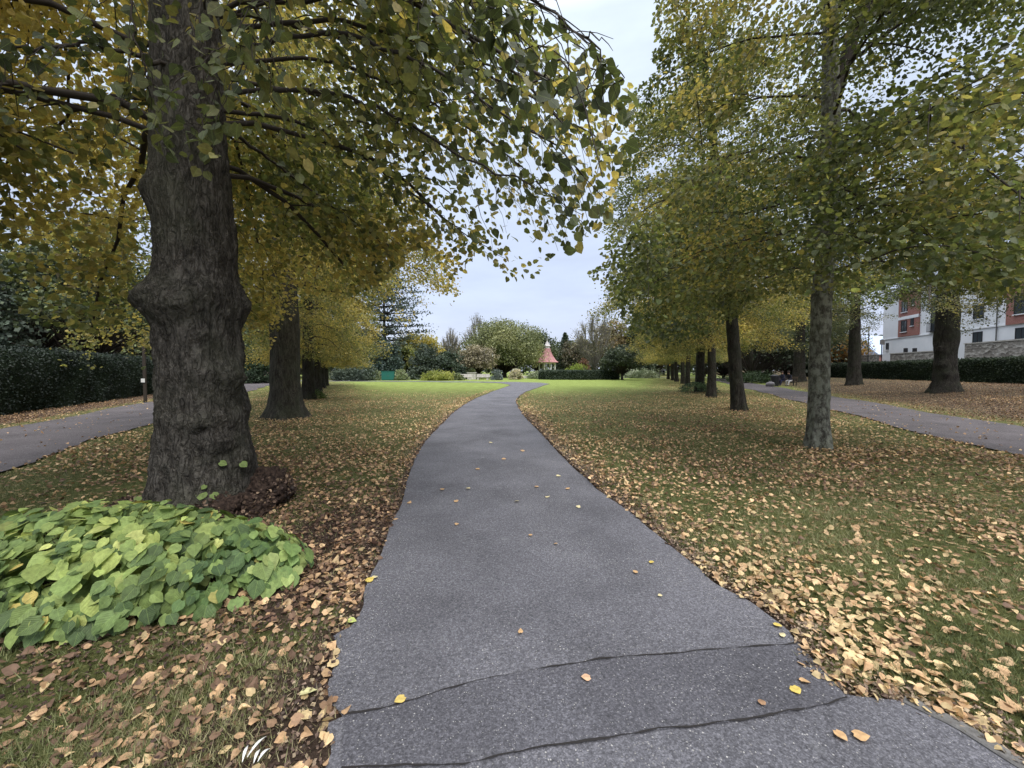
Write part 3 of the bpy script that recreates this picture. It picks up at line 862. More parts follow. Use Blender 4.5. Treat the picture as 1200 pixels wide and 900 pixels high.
# ---- the big lime in the left foreground
big = thing("lime_tree", "huge lime with swollen burrs on its thick dark trunk, in the left foreground", "tree", (T1[0], T1[1], 0), group="limes of the left row")
toC = math.atan2(-T1[1], -T1[0])            # direction of the camera seen from the trunk
prof = [(-.3, .47), (0, .45), (.35, .41), (.7, .40), (1.2, .385), (1.6, .37), (2.0, .37), (2.35, .37), (2.7, .345), (3.4, .335), (4.2, .32), (5, .30), (6.5, .25), (9, .17), (13, .06), (15, .03)]
rt = toC + math.pi / 2   # right-hand side seen from the camera
lf_ = toC - math.pi / 2
bumps = [(2.26, lf_, .17, .7, .16), (2.20, toC - .55, .13, .55, .11), (2.30, rt + .1, .2, .5, .05), (2.36, toC + .15, .13, .5, .06), (2.26, lf_ + math.pi, .16, .6, .07),
         (1.50, toC + .75, .15, .38, .14), (1.52, toC + .1, .10, .4, .05), (1.05, toC + .15, .12, .6, .11), (.82, toC + .35, .09, .35, .11), (1.28, toC - .25, .09, .25, .045),
         (1.72, rt - .2, .16, .3, .06), (3.35, lf_, .14, .45, .09), (2.9, rt, .3, .4, .05), (1.9, toC, .10, .3, .04), (.6, toC + .9, .15, .35, .07), (3.9, toC, .18, .5, .05), (1.15, rt - .1, .12, .4, .05)]
cf = trunk_mesh("trunk", big, M_bark, 15, .4, lean=(-.03, .0), flare=.55, flare_h=.34, nz=420, na=300, rough=.035, bumps=bumps, seed=4, prof=prof, wob=.025, fine=.030)

hand = [
 [(258, 60, 3.95), (330, 45, 3.7), (400, 35, 3.4), (480, 65, 3.1), (560, 112, 2.9), (650, 172, 2.8), (712, 232, 2.8)],
 [(262, 110, 3.95), (330, 105, 3.75), (400, 110, 3.6), (470, 140, 3.4), (540, 182, 3.2), (620, 218, 3.1), (684, 250, 3.1)],
 [(258, 20, 3.9), (420, -30, 3.0), (540, -25, 2.35), (640, 8, 2.1), (700, 55, 2.05), (738, 98, 2.1)],
 [(262, 130, 4.2), (350, 140, 4.5), (450, 200, 4.7), (530, 262, 4.7), (592, 305, 4.7)],
 [(258, 75, 4.2), (380, 66, 4.5), (500, 115, 4.7), (610, 195, 4.8), (690, 268, 5.0)],
 [(250, 0, 3.9), (380, -60, 3.2), (480, -40, 2.7), (570, 15, 2.4), (600, 40, 2.4)],
 [(262, 150, 4.3), (320, 190, 4.9), (400, 250, 5.3), (470, 300, 5.5)],
 [(258, 35, 3.95), (380, 20, 3.9), (500, 50, 3.9), (600, 100, 3.9), (700, 165, 3.9), (735, 200, 3.9)],
 [(255, 90, 4.3), (420, 120, 5.5), (560, 190, 6.4), (640, 250, 6.6)],
 [(205, 80, 3.95), (150, 60, 3.5), (80, 50, 3.2), (10, 60, 3.0), (-60, 90, 2.9)],
 [(205, 120, 4.1), (130, 110, 4.2), (60, 150, 4.4), (0, 200, 4.5), (-50, 240, 4.5)],
 [(240, 10, 3.7), (235, -30, 3.3), (235, 10, 2.95), (240, 90, 2.85), (245, 150, 2.85)],
 [(240, -30, 3.7), (300, -80, 3.0), (310, -30, 2.6), (300, 30, 2.5), (290, 70, 2.5)],
 [(230, -20, 3.7), (160, -60, 3.0), (150, 0, 2.75), (170, 80, 2.8), (180, 110, 2.85)],
]
tubes_b = []; LPb = []; LAb = []
rg = np.random.default_rng(12)
O = np.array([T1[0], T1[1], 0])
for bi, br in enumerate(hand):
    P0 = np.array([pt(*q) for q in br]) - O
    u = np.linspace(0, 1, len(P0)); t = np.linspace(0, 1, 26)
    P = np.stack([np.interp(t, u, P0[:, k]) for k in range(3)], 1)
    for _ in range(2): P[1:-1] = (P[:-2] + P[1:-1] * 2 + P[2:]) / 4
    P[2:] += rg.normal(0, .014, P[2:].shape)
    tubes_b.append((P, np.linspace({2: .013, 5: .013, 11: .012, 12: .012, 13: .012}.get(bi, .024), .0022, 26), 7))
    total = np.linalg.norm(np.diff(P, axis=0), axis=1).sum()
    ns = int(total * 8)
    for j in range(ns):
        tj = .22 + .78 * (j + rg.random()) / ns
        k = tj * 25; k0 = min(int(k), 24); p0 = P[k0] + (P[k0 + 1] - P[k0]) * (k - k0)
        d = P[k0 + 1] - P[k0]; d /= np.linalg.norm(d)
        th = (1 if j % 2 else -1) * rg.uniform(.3, 1.1)
        dx = d[0] * math.cos(th) - d[1] * math.sin(th); dy = d[0] * math.sin(th) + d[1] * math.cos(th)
        ls = rg.uniform(.3, .75) * (1.15 - .5 * tj)
        s = np.linspace(0, 1, 7)
        Q = np.c_[p0[0] + dx * ls * s, p0[1] + dy * ls * s, p0[2] + (d[2] + rg.normal(0, .25)) * ls * s - .55 * ls * s ** 2]
        Q[1:] += rg.normal(0, .012, Q[1:].shape)
        tubes_b.append((Q, np.linspace(.0045, .0012, 7), 4))
        nl = max(4, int(ls * (20 if bi not in (0, 1, 2, 3, 5, 7) else 17)))
        tt = np.linspace(.12, 1, nl) * 6; a0 = np.minimum(tt.astype(int), 5); ff = (tt - a0)[:, None]
        X = Q[a0] * (1 - ff) + Q[a0 + 1] * ff + rg.normal(0, .035, (nl, 3))
        X[:, 2] -= .02
        LPb.append(X)
        sgn = np.where(np.arange(nl) % 2, 1, -1)[:, None]
        LAb.append(np.c_[dx, dy, -.7] * np.ones((nl, 1)) + sgn * np.c_[-dy, dx, 0] * .8 + rg.normal(0, .4, (nl, 3)))
LPb = np.concatenate(LPb); LAb = np.concatenate(LAb)
def skip(az, z0):
    d = (az - toC + math.pi) % (2 * math.pi) - math.pi
    return abs(d) < .55 and z0 < 6
tA, LA_P, LA_A = grow(cf, 15, .36, 3.5, 4.7, 44, 15, 150, 3, az_skip=skip, droop=1.15, thick=.11)
tB, LB_P, LB_A = grow(cf, 9, .36, 3.1, 4.5, 16, 14, 150, 9, az_skip=lambda az, z0: math.cos(az - toC) > -.05 or z0 > 5.6, droop=1.25, thick=.09)
def lowest(xp):
    return np.interp(xp, [-400, 0, 60, 110, 150, 170, 230, 275, 300, 345, 400, 440, 480, 530, 560, 600, 640, 690, 720, 742, 760, 800],
                     [420, 335, 385, 392, 372, 185, 205, 300, 385, 350, 345, 340, 290, 325, 300, 326, 315, 282, 245, 130, -50, -200])
def prune(P, A, n=34, th=(.8, .5, .26, .2)):
    W = P + O
    px, py, dep = proj(W)
    lim = lowest(px) + 26 * (vnoise(np.c_[px, px * 0], .03, n, 3) - .5)
    dist = np.linalg.norm(W - [0, 0, CAM_H], axis=1)
    bad = ((dep > .15) & (py > lim)) | (dist < 1.75) | ((dep > .2) & (px > 640) & (py < lim - 260) & (px < 900) & (W[:, 2] < 6) & False)
    # thin towards the open sky over the path
    edge = np.interp(py, [-100, 0, 60, 110, 180, 260, 330], [610, 600, 690, 735, 735, 712, 610])
    ok2 = (dep < .15) | (px < edge + 10) | (px > 1400)
    thin = np.where((dep > .15) & (px > 500), np.interp(px, [400, 500, 610, 740], th), 1.0)
    k = (~bad) & ok2 & (rng.random(len(P)) < thin)
    return P[k], A[k]
def prune_t(tb):
    out = []
    for P, r, n in tb:
        W = P + O; px, py, dep = proj(W)
        low_ = (dep > .15) & (py > lowest(px) + 2)
        if np.any(low_):
            k = int(np.argmax(low_))
            if len(P) < 9 or k < 3: continue
            P, r = P[:k], r[:k]; W = W[:k]; px, py, dep = px[:k], py[:k], dep[:k]
        if np.any((dep > .15) & (px > 735)) : 
            m = (dep > .15) & (px > 735); k = int(np.argmax(m))
            if k < 2: continue
            P, r = P[:k], r[:k]
        if np.any(np.linalg.norm(W[:len(P)] - [0, 0, CAM_H], axis=1) < 1.5): continue
        out.append((P, r, n))
    return out
Pn, An = np.concatenate([LA_P, LB_P]), np.concatenate([LA_A, LB_A])
Pn, An = prune(Pn, An)
kk = rng.random(len(Pn)) < np.interp(Pn[:, 2], [5.8, 7.5], [1, .38]); Pn, An = Pn[kk], An[kk]  # upper crown, out of view, thinned so more light comes through
kk = np.linalg.norm(Pn + O - [0, 0, CAM_H], axis=1) > 2.9; Pn, An = Pn[kk], An[kk]
LPb, LAb = prune(LPb, LAb, th=(1, .95, .85, .8))
tubes_obj("branches", prune_t(tubes_b) + prune_t(tA) + prune_t(tB), M_twig, big)
crown_obj("near_foliage", LPb, LAb, .068, "heart", M_leaf_near, big, seed=3, scale=.9, bias=-.08, pal=[(.05, .062, .03), (.07, .085, .038), (.095, .11, .045), (.13, .135, .05), (.18, .17, .06), (.26, .21, .07)])  # darker palette paints the backlit silhouette look into these leaves
wpx, wpy, wd = proj(Pn + O)
crown_obj("crown", Pn, An, .076, "mid", M_leaf, big, seed=4, scale=.45, spread=.32, bias=.12)
print("big leaves", len(Pn), len(LPb))

# burr swelling and dead twigs at the foot
def blob(name, parent, mat, c, rad, seed, amp=.35, n=60, sc=7):
    th = np.linspace(0, math.pi, n); ph = np.arange(n) * 2 * math.pi / n
    TH, PH = np.meshgrid(th, ph, indexing="ij")
    D_ = np.stack([np.sin(TH) * np.cos(PH), np.sin(TH) * np.sin(PH), np.cos(TH)], -1).reshape(-1, 3)
    k = 1 + amp * (vnoise(D_ * np.array(rad) + c, sc, seed, 4) - .5) * 2 + amp * .4 * (vnoise(D_ * np.array(rad) + c, sc * 4, seed + 1, 2) - .5) * 2
    V = D_ * np.array(rad) * k[:, None] + c
    return mesh_obj(name, V, [ring_faces(n, n)], mat, parent, smooth=True)
cr_, sr_ = math.cos(rt), math.sin(rt)
ct, st_ = math.cos(toC), math.sin(toC)
def loc_(r_, t_, z_): return np.array([cr_ * r_ + ct * t_, sr_ * r_ + st_ * t_, z_])
bur = blob("root_burr", big, M_burr, loc_(.54, .08, .12), (.24, .30, .28), 3, .45, 90, 9)
bur["label"] = "lumpy reddish brown burr at the right foot of the trunk"
blob("root_burr", big, M_burr, loc_(-.50, .08, .06), (.36, .28, .22), 6, .4, 80, 8)
blob("root_burr", big, M_burr, loc_(.02, .42, .05), (.36, .22, .25), 8, .4, 80, 8)
blob("root_burr", big, M_burr, loc_(.34, .34, .04), (.22, .20, .20), 11, .4, 70, 8)
# dead leaves and twigs caught in the burrs
cc = [loc_(.54, .08, .12), loc_(-.50, .08, .06), loc_(.02, .42, .05), loc_(.34, .34, .06)]; rr = [.30, .33, .33, .25]
PP = []
for c_, r_, m_ in zip(cc, rr, (700, 500, 500, 300)):
    d = rand_dirs(m_, -.1, 1); PP.append(c_ + d * r_ * rng.uniform(.85, 1.08, (m_, 1)) * [1, 1, .8])
PP = np.concatenate(PP)
V, Fq, _, k = leaves(PP, rand_dirs(len(PP)), rand_dirs(len(PP)), rng.uniform(.02, .05, len(PP)), "mid", curl=rng.uniform(-3, 3, len(PP)))
mesh_obj("dead_shoots", V, [Fq], M_dead, big, attrs={"tint": np.repeat(pick_palette(PP, [(.035, .024, .02), (.075, .048, .038), (.13, .085, .065), (.3, .21, .14)], 3, 2, .5), k, 0)})
# a few green leaves on the lower bark
q = [(.12, .41, .62, .07), (.30, .36, .58, .075), (-.02, .47, .36, .09), (.05, .49, .33, .08), (.16, .5, .24, .07), (-.42, .3, .30, .07), (-.5, .2, .34, .06), (-.75, .15, .22, .08), (-.3, .42, .27, .06), (.0, .47, .42, .05)]
P_ = np.array([loc_(a_, b_, c_) for a_, b_, c_, _ in q]); 
bs_ax = np.array([loc_(rng.normal(0, .6), .5, -.5) for _ in q]); bs_n = np.tile(loc_(0, .8, .7), (len(q), 1)) + rng.normal(0, .2, (len(q), 3))
for ii in range(len(q)):
    V, Fq, uv, k = leaves(P_[ii:ii + 1], bs_ax[ii:ii + 1], bs_n[ii:ii + 1], q[ii][3], "round")
    mesh_obj("shoot_leaf", V, [Fq], M_leaf_hero, big, attrs={"tint": np.tile([.17, .23, .07], (k, 1))}, uv=uv)
if False: V, Fq, uv, k = leaves(P_, np.array([loc_(rng.normal(0, .6), .5, -.5) for _ in q]), np.tile(loc_(0, .8, .7), (len(q), 1)) + rng.normal(0, .2, (len(q), 3)), np.array([s for *_, s in q]), "heart", curl=np.full(len(q), 1.0))
if False: mesh_obj("bark_shoots", V, [Fq], M_leaf_hero, big, attrs={"tint": np.repeat(np.tile([.17, .23, .07], (len(q), 1)), k, 0)}, uv=uv)

# ---- bright basal shoots in front of the trunk: a bush of its own
bush = thing("leafy_bush", "low bush of bright green heart shaped leaves in front of the huge burred trunk", "bush", (-2.78, 2.86, 0))
def bush_h(x, y):
    # local outline: long mound running left to right, lower to the right
    ex = np.where(x > 0, x / 1.22, x / 1.9); ey = np.where(y < 0, y / (.80 - .14 * ex), y / .48)
    d = ex ** 2 + ey ** 2 + .30 * (vnoise(np.c_[x, y], 1.6, 9, 2) - .5)
    return np.sqrt(np.clip(1 - d, 0, 1)) * (.42 - .06 * ex) 
nb = 5200
bx = rng.uniform(-1.9, 1.25, nb); by = rng.uniform(-.75, .75, nb)
hz = bush_h(bx, by); k_ = hz > .02
bx, by, hz = bx[k_], by[k_], hz[k_]
hz = hz + .16 * (vnoise(np.c_[bx, by], 4, 3, 2) - .5) 
lay = np.where(rng.random(len(bx)) < .42, 1.0, rng.uniform(.3, .95, len(bx)))
eps = .05
gx_ = (bush_h(bx + eps, by) - bush_h(bx - eps, by)) / (2 * eps); gy_ = (bush_h(bx, by + eps) - bush_h(bx, by - eps)) / (2 * eps)
nrm = np.c_[-gx_ * .9 + .12, -gy_ * .9 - .35, np.ones(len(bx))] + rng.normal(0, .40, (len(bx), 3))
nrm = unit(nrm)
out = np.c_[bx * .25 + rng.normal(0, .6, len(bx)), -np.abs(rng.normal(.6, .4, len(bx))), np.full(len(bx), -.8)]
ax_ = out - nrm * np.sum(out * nrm, 1)[:, None]
Pb = np.c_[bx, by, hz * lay + .04] + nrm * rng.uniform(-.05, .07, (len(bx), 1))
sub = rng.random(len(bx)) < .92 * sstep(.18, .38, vnoise(np.c_[bx, by], 3.2, 77, 3))
Pb, ax_, nrm, bx, lay = Pb[sub], ax_[sub], nrm[sub], bx[sub], lay[sub]
sz = np.clip(.080 * np.exp(rng.normal(0, .33, len(Pb))), .035, .14)
V, Fq, uv, k = leaves(Pb, ax_, nrm, sz, "heart", curl=rng.uniform(-.3, 2.6, len(Pb)))
HB = [(.075, .12, .045), (.15, .215, .07), (.26, .335, .10), (.37, .43, .13), (.47, .50, .17)]
cb = pick_palette(Pb, HB, 17, 1.1, .45)
cb = np.where((rng.random(len(bx)) < .018)[:, None], np.array([.50, .40, .12]), cb)
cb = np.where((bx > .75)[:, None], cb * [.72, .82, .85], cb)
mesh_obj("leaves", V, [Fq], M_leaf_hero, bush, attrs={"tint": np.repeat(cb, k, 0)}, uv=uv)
tb = []
for i in range(260):
    x_, y_ = rng.uniform(-1.6, 1.0), rng.uniform(-.5, .5); h_ = float(bush_h(np.array([x_]), np.array([y_]))[0])
    if h_ < .1: continue
    b0 = np.array([x_ * .75, y_ * .7 + .1, -.03]); e_ = np.array([x_, y_, h_]); m_ = (b0 + e_) / 2 + [0, 0, .05]
    tb.append((np.array([b0, m_, e_]), np.array([.006, .004, .002]), 5))
tubes_obj("stems", tb, M_twig, bush)

# ---- generic lime trees: three kinds of crown, shared meshes
def proto_lime(name, label, seed, H=14.5, r0=.27, zb=2.9, Rm=4.6, nprim=42, nsec=13, nl=140, mat=None, bias=0.0, flare=.35, group=None, droop=1.1, loc=(0, 0, 0), lean=(0, 0), bumps=(), pal=LIME, leaf=.069, scale=1.0, rz=0.0, prof=None, pr=None, skip_=None, wob=.06, zmin=3.0, extra=(), top_thin=0):
    t = thing(name, label, "tree", loc, rz, group, scale)
    cf_ = trunk_mesh("trunk", t, mat or (M_bark2 if seed == 64 else M_bark_d), H, r0, lean=lean, seed=seed, flare=flare, nz=130, na=64, bumps=bumps, rough=.04, fine=.006, prof=prof, wob=wob)
    tb_, P_, A_ = grow(cf_, H, r0, zb, Rm, nprim, nsec, nl, seed, droop=droop, az_skip=skip_)
    if pr is None:
        pr = lambda W: W[:, 2] > zmin + .9 * (vnoise(W[:, :2], .8, seed, 2) - .5) + .35 * (vnoise(W, 3.5, seed + 3, 1) - .5)
    if top_thin: k0_ = rng.random(len(P_)) < np.interp(P_[:, 2], [top_thin, top_thin + 1.5], [1, .38]); P_, A_ = P_[k0_], A_[k0_]  # crown top thinned to let light down to leaves and ground
    if True:
        k_ = pr(P_ * scale + np.array(loc)); P_, A_ = P_[k_], A_[k_]
    tubes_obj("branches", cut_tubes(tb_, pr, loc, scale) + list(extra), M_twig, t)
    crown_obj("crown", P_, A_, leaf, "mid", M_leaf, t, seed=seed + 20, bias=bias, pal=pal)
    print(name, len(P_))
    return t
def sprouts(name, label, loc, r, n, seed, pal=None, h=.35):
    t = thing(name, label, "bush", loc)
    d = rand_dirs(n, -.05, 1); P_ = d * rng.uniform(.6, 1.05, (n, 1)) * [r, r, h]
    P_[:, 2] += .03
    crown_obj("leaves", P_, d + rng.normal(0, .5, (n, 3)), .07, "mid", M_leaf, t, pal=pal or [(.03, .05, .02), (.07, .11, .04), (.13, .17, .06)], seed=seed, scale=2)
    tb = []
    for i in range(24):
        e_ = rand_dirs(1, .1, 1)[0] * [r, r, h] * .9
        tb.append((np.array([e_ * [.3, .3, 0] - [0, 0, .03], e_ * .6 + [0, 0, .03], e_]), np.array([.008, .005, .003]), 4))
    tubes_obj("stems", tb, M_twig, t)
    return t

def gl(px, py, z=0.0):
    g = gp(px, py, z); return (float(g[0]), float(g[1]), float(gh(g[:1], g[1:2])[0]))

# right inner row
def keep_r1(W):
    px, py, dep = proj(W)
    lim = np.interp(px, [700, 760, 850, 930, 990, 1060, 1200, 1500], [330, 400, 380, 345, 335, 325, 338, 380]) + 40 * (vnoise(np.c_[px, px * 0], .03, 5, 3) - .5) + 60 * (vnoise(W, 1.1, 15, 2) - .5)
    return (dep < .2) | ((py < lim) & (px > np.interp(py, [0, 60, 130, 200, 320], [785, 765, 748, 730, 706]) + 70 * (vnoise(np.c_[py, W[:, 1]], .035, 9, 3) - .5) ))
r1 = proto_lime("lime_tree", "nearest lime of the right row, slim upright trunk blotched with pale grey lichen", 31, H=15.5, r0=.175, zb=3.4, Rm=4.6, nprim=46, nsec=14, nl=165, mat=M_bark_l,
                group="limes of the right row", loc=gl(958, 526), pr=keep_r1, prof=[(-.3, .22), (0, .205), (.25, .185), (.6, .175), (2, .165), (4, .16), (6.5, .15), (9, .10), (15.5, .03)], bias=-.14, top_thin=9.3, flare=.25, droop=1.0, lean=(.02, 0), wob=.03, extra=[(np.array([[.0, 0, 6.0], [.15, 0, 6.9], [.5, 0, 8.0], [.95, -.1, 9.3], [1.3, -.2, 11]]), np.array([.10, .12, .105, .08, .03]), 12)])
pa = proto_lime("lime_tree", "second lime of the right row, dark trunk leaning to the left at the top", 52, H=14.5, r0=.24, zb=3.2, Rm=4.7, group="limes of the right row", loc=gl(866, 481), bias=-.02, lean=(-.34, 0), droop=1.1, zmin=3.9)
pb_ = proto_lime("lime_tree", "third lime of the right row, straight dark trunk with low hanging foliage", 77, H=13.5, r0=.23, zb=2.9, Rm=4.5, group="limes of the right row", loc=gl(833, 466), bias=.12, droop=1.2, pal=LIME, zmin=2.7)
labs = ["wide dark trunked lime with leafy shoots round its foot in the right row", "fifth lime of the right row, with a thin pale trunk, behind the wide dark one", "sixth lime of the right row, where its trunks begin to bunch together",
        "seventh lime of the right row, small with the distance", "eighth lime of the right row, with yellow low branches", "last lime of the right row, nearest the far lawn"]
for i, ((px, py, s), lab) in enumerate(zip([(820, 459.5, 1.06), (806, 452.5, .95), (800, 449.6, 1.0), (793, 447.3, 1.02), (788, 445.6, .98), (783, 444.3, 1.0)], labs)):
    dup((pa, pb_, pb_)[i % 3], gl(px, py), 1.3 + i * 1.9, lab, "limes of the right row", s if i else (1.25, 1.25, 1.06))
# left row behind the big lime
def keep_l2(W):
    px, py, dep = proj(W)
    lim = np.interp(px, [0, 180, 300, 330, 360, 420, 480, 540], [400, 400, 400, 364, 362, 352, 338, 325]) + 110 * (vnoise(W, 1.1, 35, 2) - .5) + 22 * (vnoise(np.c_[px, px * 0], .04, 8, 3) - .5)
    return (dep < .2) | (py < lim)
l2 = proto_lime("lime_tree", "second lime of the left row, thick smooth grey trunk flaring at its roots", 64, H=14, r0=.5, zb=3.0, Rm=5.3, nprim=46, nsec=14, nl=140, group="limes of the left row",
                loc=gl(335, 490), bias=.10, droop=1.2, flare=.45, pr=keep_l2, prof=[(-.3, .60), (0, .53), (.4, .46), (1, .43), (2.2, .42), (3, .43), (3.6, .41), (5, .33), (8, .24), (14, .05)], wob=.012, top_thin=7.5)
pc = proto_lime("lime_tree", "third lime of the left row, trunk half hidden behind the thick grey one", 44, H=14, r0=.3, zb=2.4, Rm=3.5, group="limes of the left row", loc=gl(362, 468.5), bias=.14, droop=1.3, zmin=2.0)
for i, ((px, py, s, lab)) in enumerate([(362, 468.5, 1.1, "third lime of the left row, trunk half hidden behind the thick grey one"), (371, 460, 1.05, "fourth lime of the left row, slim dark trunk with low hanging yellow green boughs"),
                                        (377, 455, 1.05, "fifth lime of the left row, seen as a thin trunk beside the fourth"), (381, 452, 1.0, "last visible lime of the left row, nearest the far shrubs")]):
    if i: dup(pc, gl(px, py), .7 + i * 2.1, lab, "limes of the left row", s)
sprouts("leafy_bush", "small dark bushy shoots at the foot of the third left lime", gl(367, 468), .6, 900, 3, h=.5)
sprouts("leafy_bush", "low blue green shoots around the foot of the wide dark right trunk", gl(818, 460), 1.3, 2200, 5, h=.7, pal=[(.03, .05, .04), (.07, .11, .07), (.14, .19, .11)])

# outer right row on the bank by the hedge
po = None
def keep_o(W):
    px, py, dep = proj(W)
    lim = np.interp(px, [900, 985, 1040, 1090, 1130, 1170, 1250], [395, 385, 338, 358, 368, 358, 335]) + 40 * (vnoise(np.c_[px, px * 0], .05, 2, 3) - .5) + 90 * (vnoise(W, .8, 25, 2) - .5)
    return (dep < .2) | (py < lim)
def bank(px, D): 
    x = (px - 600) / F * D; return (x, D, float(gh(np.array([x]), np.array([D]))[0]))
OLIVE = [(.042, .056, .028), (.062, .078, .036), (.088, .10, .044), (.13, .128, .055), (.22, .19, .08)]
o1 = proto_lime("lime_tree", "nearest lime of the outer right row, black burred trunk in front of the white building", 83, H=14, r0=.5, zb=4.2, Rm=5.4, nprim=40, nsec=13, nl=135, group="limes beside the right hedge",
                loc=bank(1109, 21), pal=OLIVE, bias=.0, pr=keep_o, bumps=[(1.5, 3.6, .22, .6, .16), (2.3, 3.3, .3, .5, .12), (1.0, 3.9, .2, .5, .1)], prof=[(-.3, .62), (0, .56), (.6, .46), (2, .44), (3, .50), (4.5, .45), (6, .36), (14, .05)], droop=.9)
o2 = proto_lime("lime_tree", "second lime of the outer right row, dark trunk with two rising forks", 91, H=13, r0=.46, zb=3.2, Rm=4.8, nprim=38, nsec=13, nl=130, group="limes beside the right hedge", loc=bank(1001, 31.5), pal=OLIVE, droop=1.3,
                pr=keep_o)
dup(o2, bank(936, 43), 2.2, "third lime of the outer right row, wide dark trunk behind the bench", "limes beside the right hedge", (1.3, 1.3, 1.05))
dup(o2, bank(900, 56), 4.0, "fourth lime of the outer right row, faint among the dark evergreens", "limes beside the right hedge", 1.0)
# ------------------------------------------------------------------ far trees and shrubs
def far_tree(name, label, cat, loc, W, H, seed, pal, trunk_h=None, leaf=.3, n=9000, kind="round", group=None, mat=None, scale=1.0, bias=0.0, density=1.0, tr=.25, rz=0):
    rg = np.random.default_rng(seed)
    t = thing(name, label, cat, loc, rz, group)
    th = H * .25 if trunk_h is None else trunk_h
    tb = []; P = []
    if kind in ("round", "shrub", "bare"):
        nc = {"round": 90, "shrub": 60, "bare": 70}[kind]
        for i in range(nc):
            d = rand_dirs(1, -.55 if kind != "shrub" else 0, 1)[0]
            rr_ = rg.uniform(.45, 1.0) ** .6
            k = 1 + .25 * (rg.random() - .5)
            c = np.array([d[0] * W / 2 * rr_ * k, d[1] * W / 2 * rr_ * k, th + (H - th) * (.42 + .5 * d[2] * rr_ * k)])
            if kind == "shrub": c[2] = max(.1, H * .92 * d[2] * rr_ * k)
            m = int(n / nc * rg.uniform(.5, 1.5))
            cl = W * rg.uniform(.055, .12)
            P.append(c + np.clip(rg.normal(0, 1, (m, 3)), -1.7, 1.7) * [cl, cl, cl * .7])
            if kind != "shrub" or i % 3 == 0:
                b0 = np.array([0, 0, th * rg.uniform(.5, 1.0)]) if kind != "shrub" else np.array([c[0] * .4, c[1] * .4, 0])
                mid = (b0 + c) / 2 + [0, 0, -.04 * H] + rg.normal(0, .02 * W, 3)
                r_ = max(.03, tr * .3) if kind != "shrub" else .03
                tb.append((np.array([b0, mid, c]), np.array([r_, r_ * .5, .012]), 5))
                if kind == "bare":
                    for q in range(9):
                        e_ = c + rand_dirs(1, -.2, 1)[0] * W * .13; tb.append((np.array([mid * .4 + c * .6, (c + e_) / 2, e_]), np.array([r_ * .4, r_ * .25, .012]), 4))
    elif kind == "conifer":
        tiers = 26
        for i in range(tiers):
            z = H * (.06 + .93 * i / tiers); r_ = W / 2 * (1 - i / tiers) ** .8 + .1
            for a_ in np.arange(9) * 2 * math.pi / 9 + rg.random() * 2:
                L_ = r_ * rg.uniform(.75, 1.1); s = np.linspace(0, 1, 5)
                Q = np.c_[np.cos(a_) * L_ * s, np.sin(a_) * L_ * s, z - .25 * L_ * s]
                tb.append((Q, np.linspace(.03, .01, 5), 4))
                m = max(3, int(n / tiers / 9 * (.4 + 1.2 * (1 - i / tiers))))
                u = rg.random(m)
                P.append(np.c_[np.cos(a_) * L_ * u, np.sin(a_) * L_ * u, z - .25 * L_ * u] + rg.normal(0, .10 * (r_ + .5), (m, 3)) * [1, 1, .45])
        tb.append((np.array([[0, 0, H * .3], [0, 0, H * .98]]), np.array([tr * .6, .03]), 6))
    elif kind == "cedar":
        for i in range(13):
            z = H * (.22 + .76 * i / 12); r_ = W / 2 * (1.0 - .55 * (i / 12) ** 1.5)
            for a_ in np.arange(5) * 2 * math.pi / 5 + rg.random() * 3:
                L_ = r_ * rg.uniform(.5, 1.15); s = np.linspace(0, 1, 6)
                zz = z + .10 * L_ * s
                tb.append((np.c_[np.cos(a_) * L_ * s, np.sin(a_) * L_ * s, zz], np.linspace(.13, .02, 6), 5))
                m = int(n / 65); u = rg.uniform(.25, 1.05, m); wd = .12 * L_ + .25
                P.append(np.c_[np.cos(a_) * L_ * u, np.sin(a_) * L_ * u, z + .1 * L_ * u + .12] + rg.normal(0, 1, (m, 3)) * [wd, wd, .13])
        tb.append((np.array([[0, 0, H * .2], [0, 0, H * .99]]), np.array([tr, .06]), 8))
    P = np.concatenate(P); P = P[P[:, 2] > .05]
    A = rand_dirs(len(P)); 
    if kind in ("round", "shrub", "conifer", "cedar", "bare") and (th > .3 or kind in ("conifer", "cedar")) and kind != "shrub":
        trunk_mesh("trunk", t, M_bark2, max(th * 1.15, H * .45) if kind != "cedar" else H * .5, tr, seed=seed, nz=30, na=16, top_r=tr * .6)
    tubes_obj("branches" if kind != "shrub" else "stems", tb, M_twig_pale if kind == "bare" else M_twig, t)
    crown_obj("crown" if kind != "shrub" else "leaves", P, A, leaf, "card", mat or M_ever, t, pal=pal, seed=seed, scale=1.6 / max(W, 1) * 2.2, spread=.35, bias=bias, upn=.5)
    return t
GREEN = [(.06, .08, .04), (.10, .125, .06), (.15, .18, .08), (.21, .23, .10)]  # lightened, greyed greens: distance haze put into the leaf colour
DGREEN = [(.032, .048, .036), (.055, .075, .055), (.085, .11, .078)]
BLUEG = [(.03, .05, .045), (.05, .08, .065), (.08, .11, .085)]
YELL = [(.12, .13, .04), (.24, .22, .06), (.38, .32, .09), (.46, .38, .13)]
BROWN = [(.12, .11, .075), (.19, .165, .11), (.25, .215, .14), (.30, .27, .17)]
PALEG = [(.14, .18, .10), (.25, .29, .18), (.42, .44, .34)]
ORNG = [(.28, .14, .04), (.45, .26, .07), (.55, .38, .12)]
def at(px, D, z=0):
    return ((px - 600) / F * D, D, z)
def Hh(py, D): return CAM_H + (434 - py) / F * D
def Ww(w, D): return w / F * D
F_ = far_tree
cd = 74
F_("cedar_tree", "tall dark cedar with flat layered branches beyond the left lawn", "tree", at(451, cd), Ww(112, cd), Hh(318, cd), 101, DGREEN, kind="cedar", n=11000, leaf=.30, tr=.4)
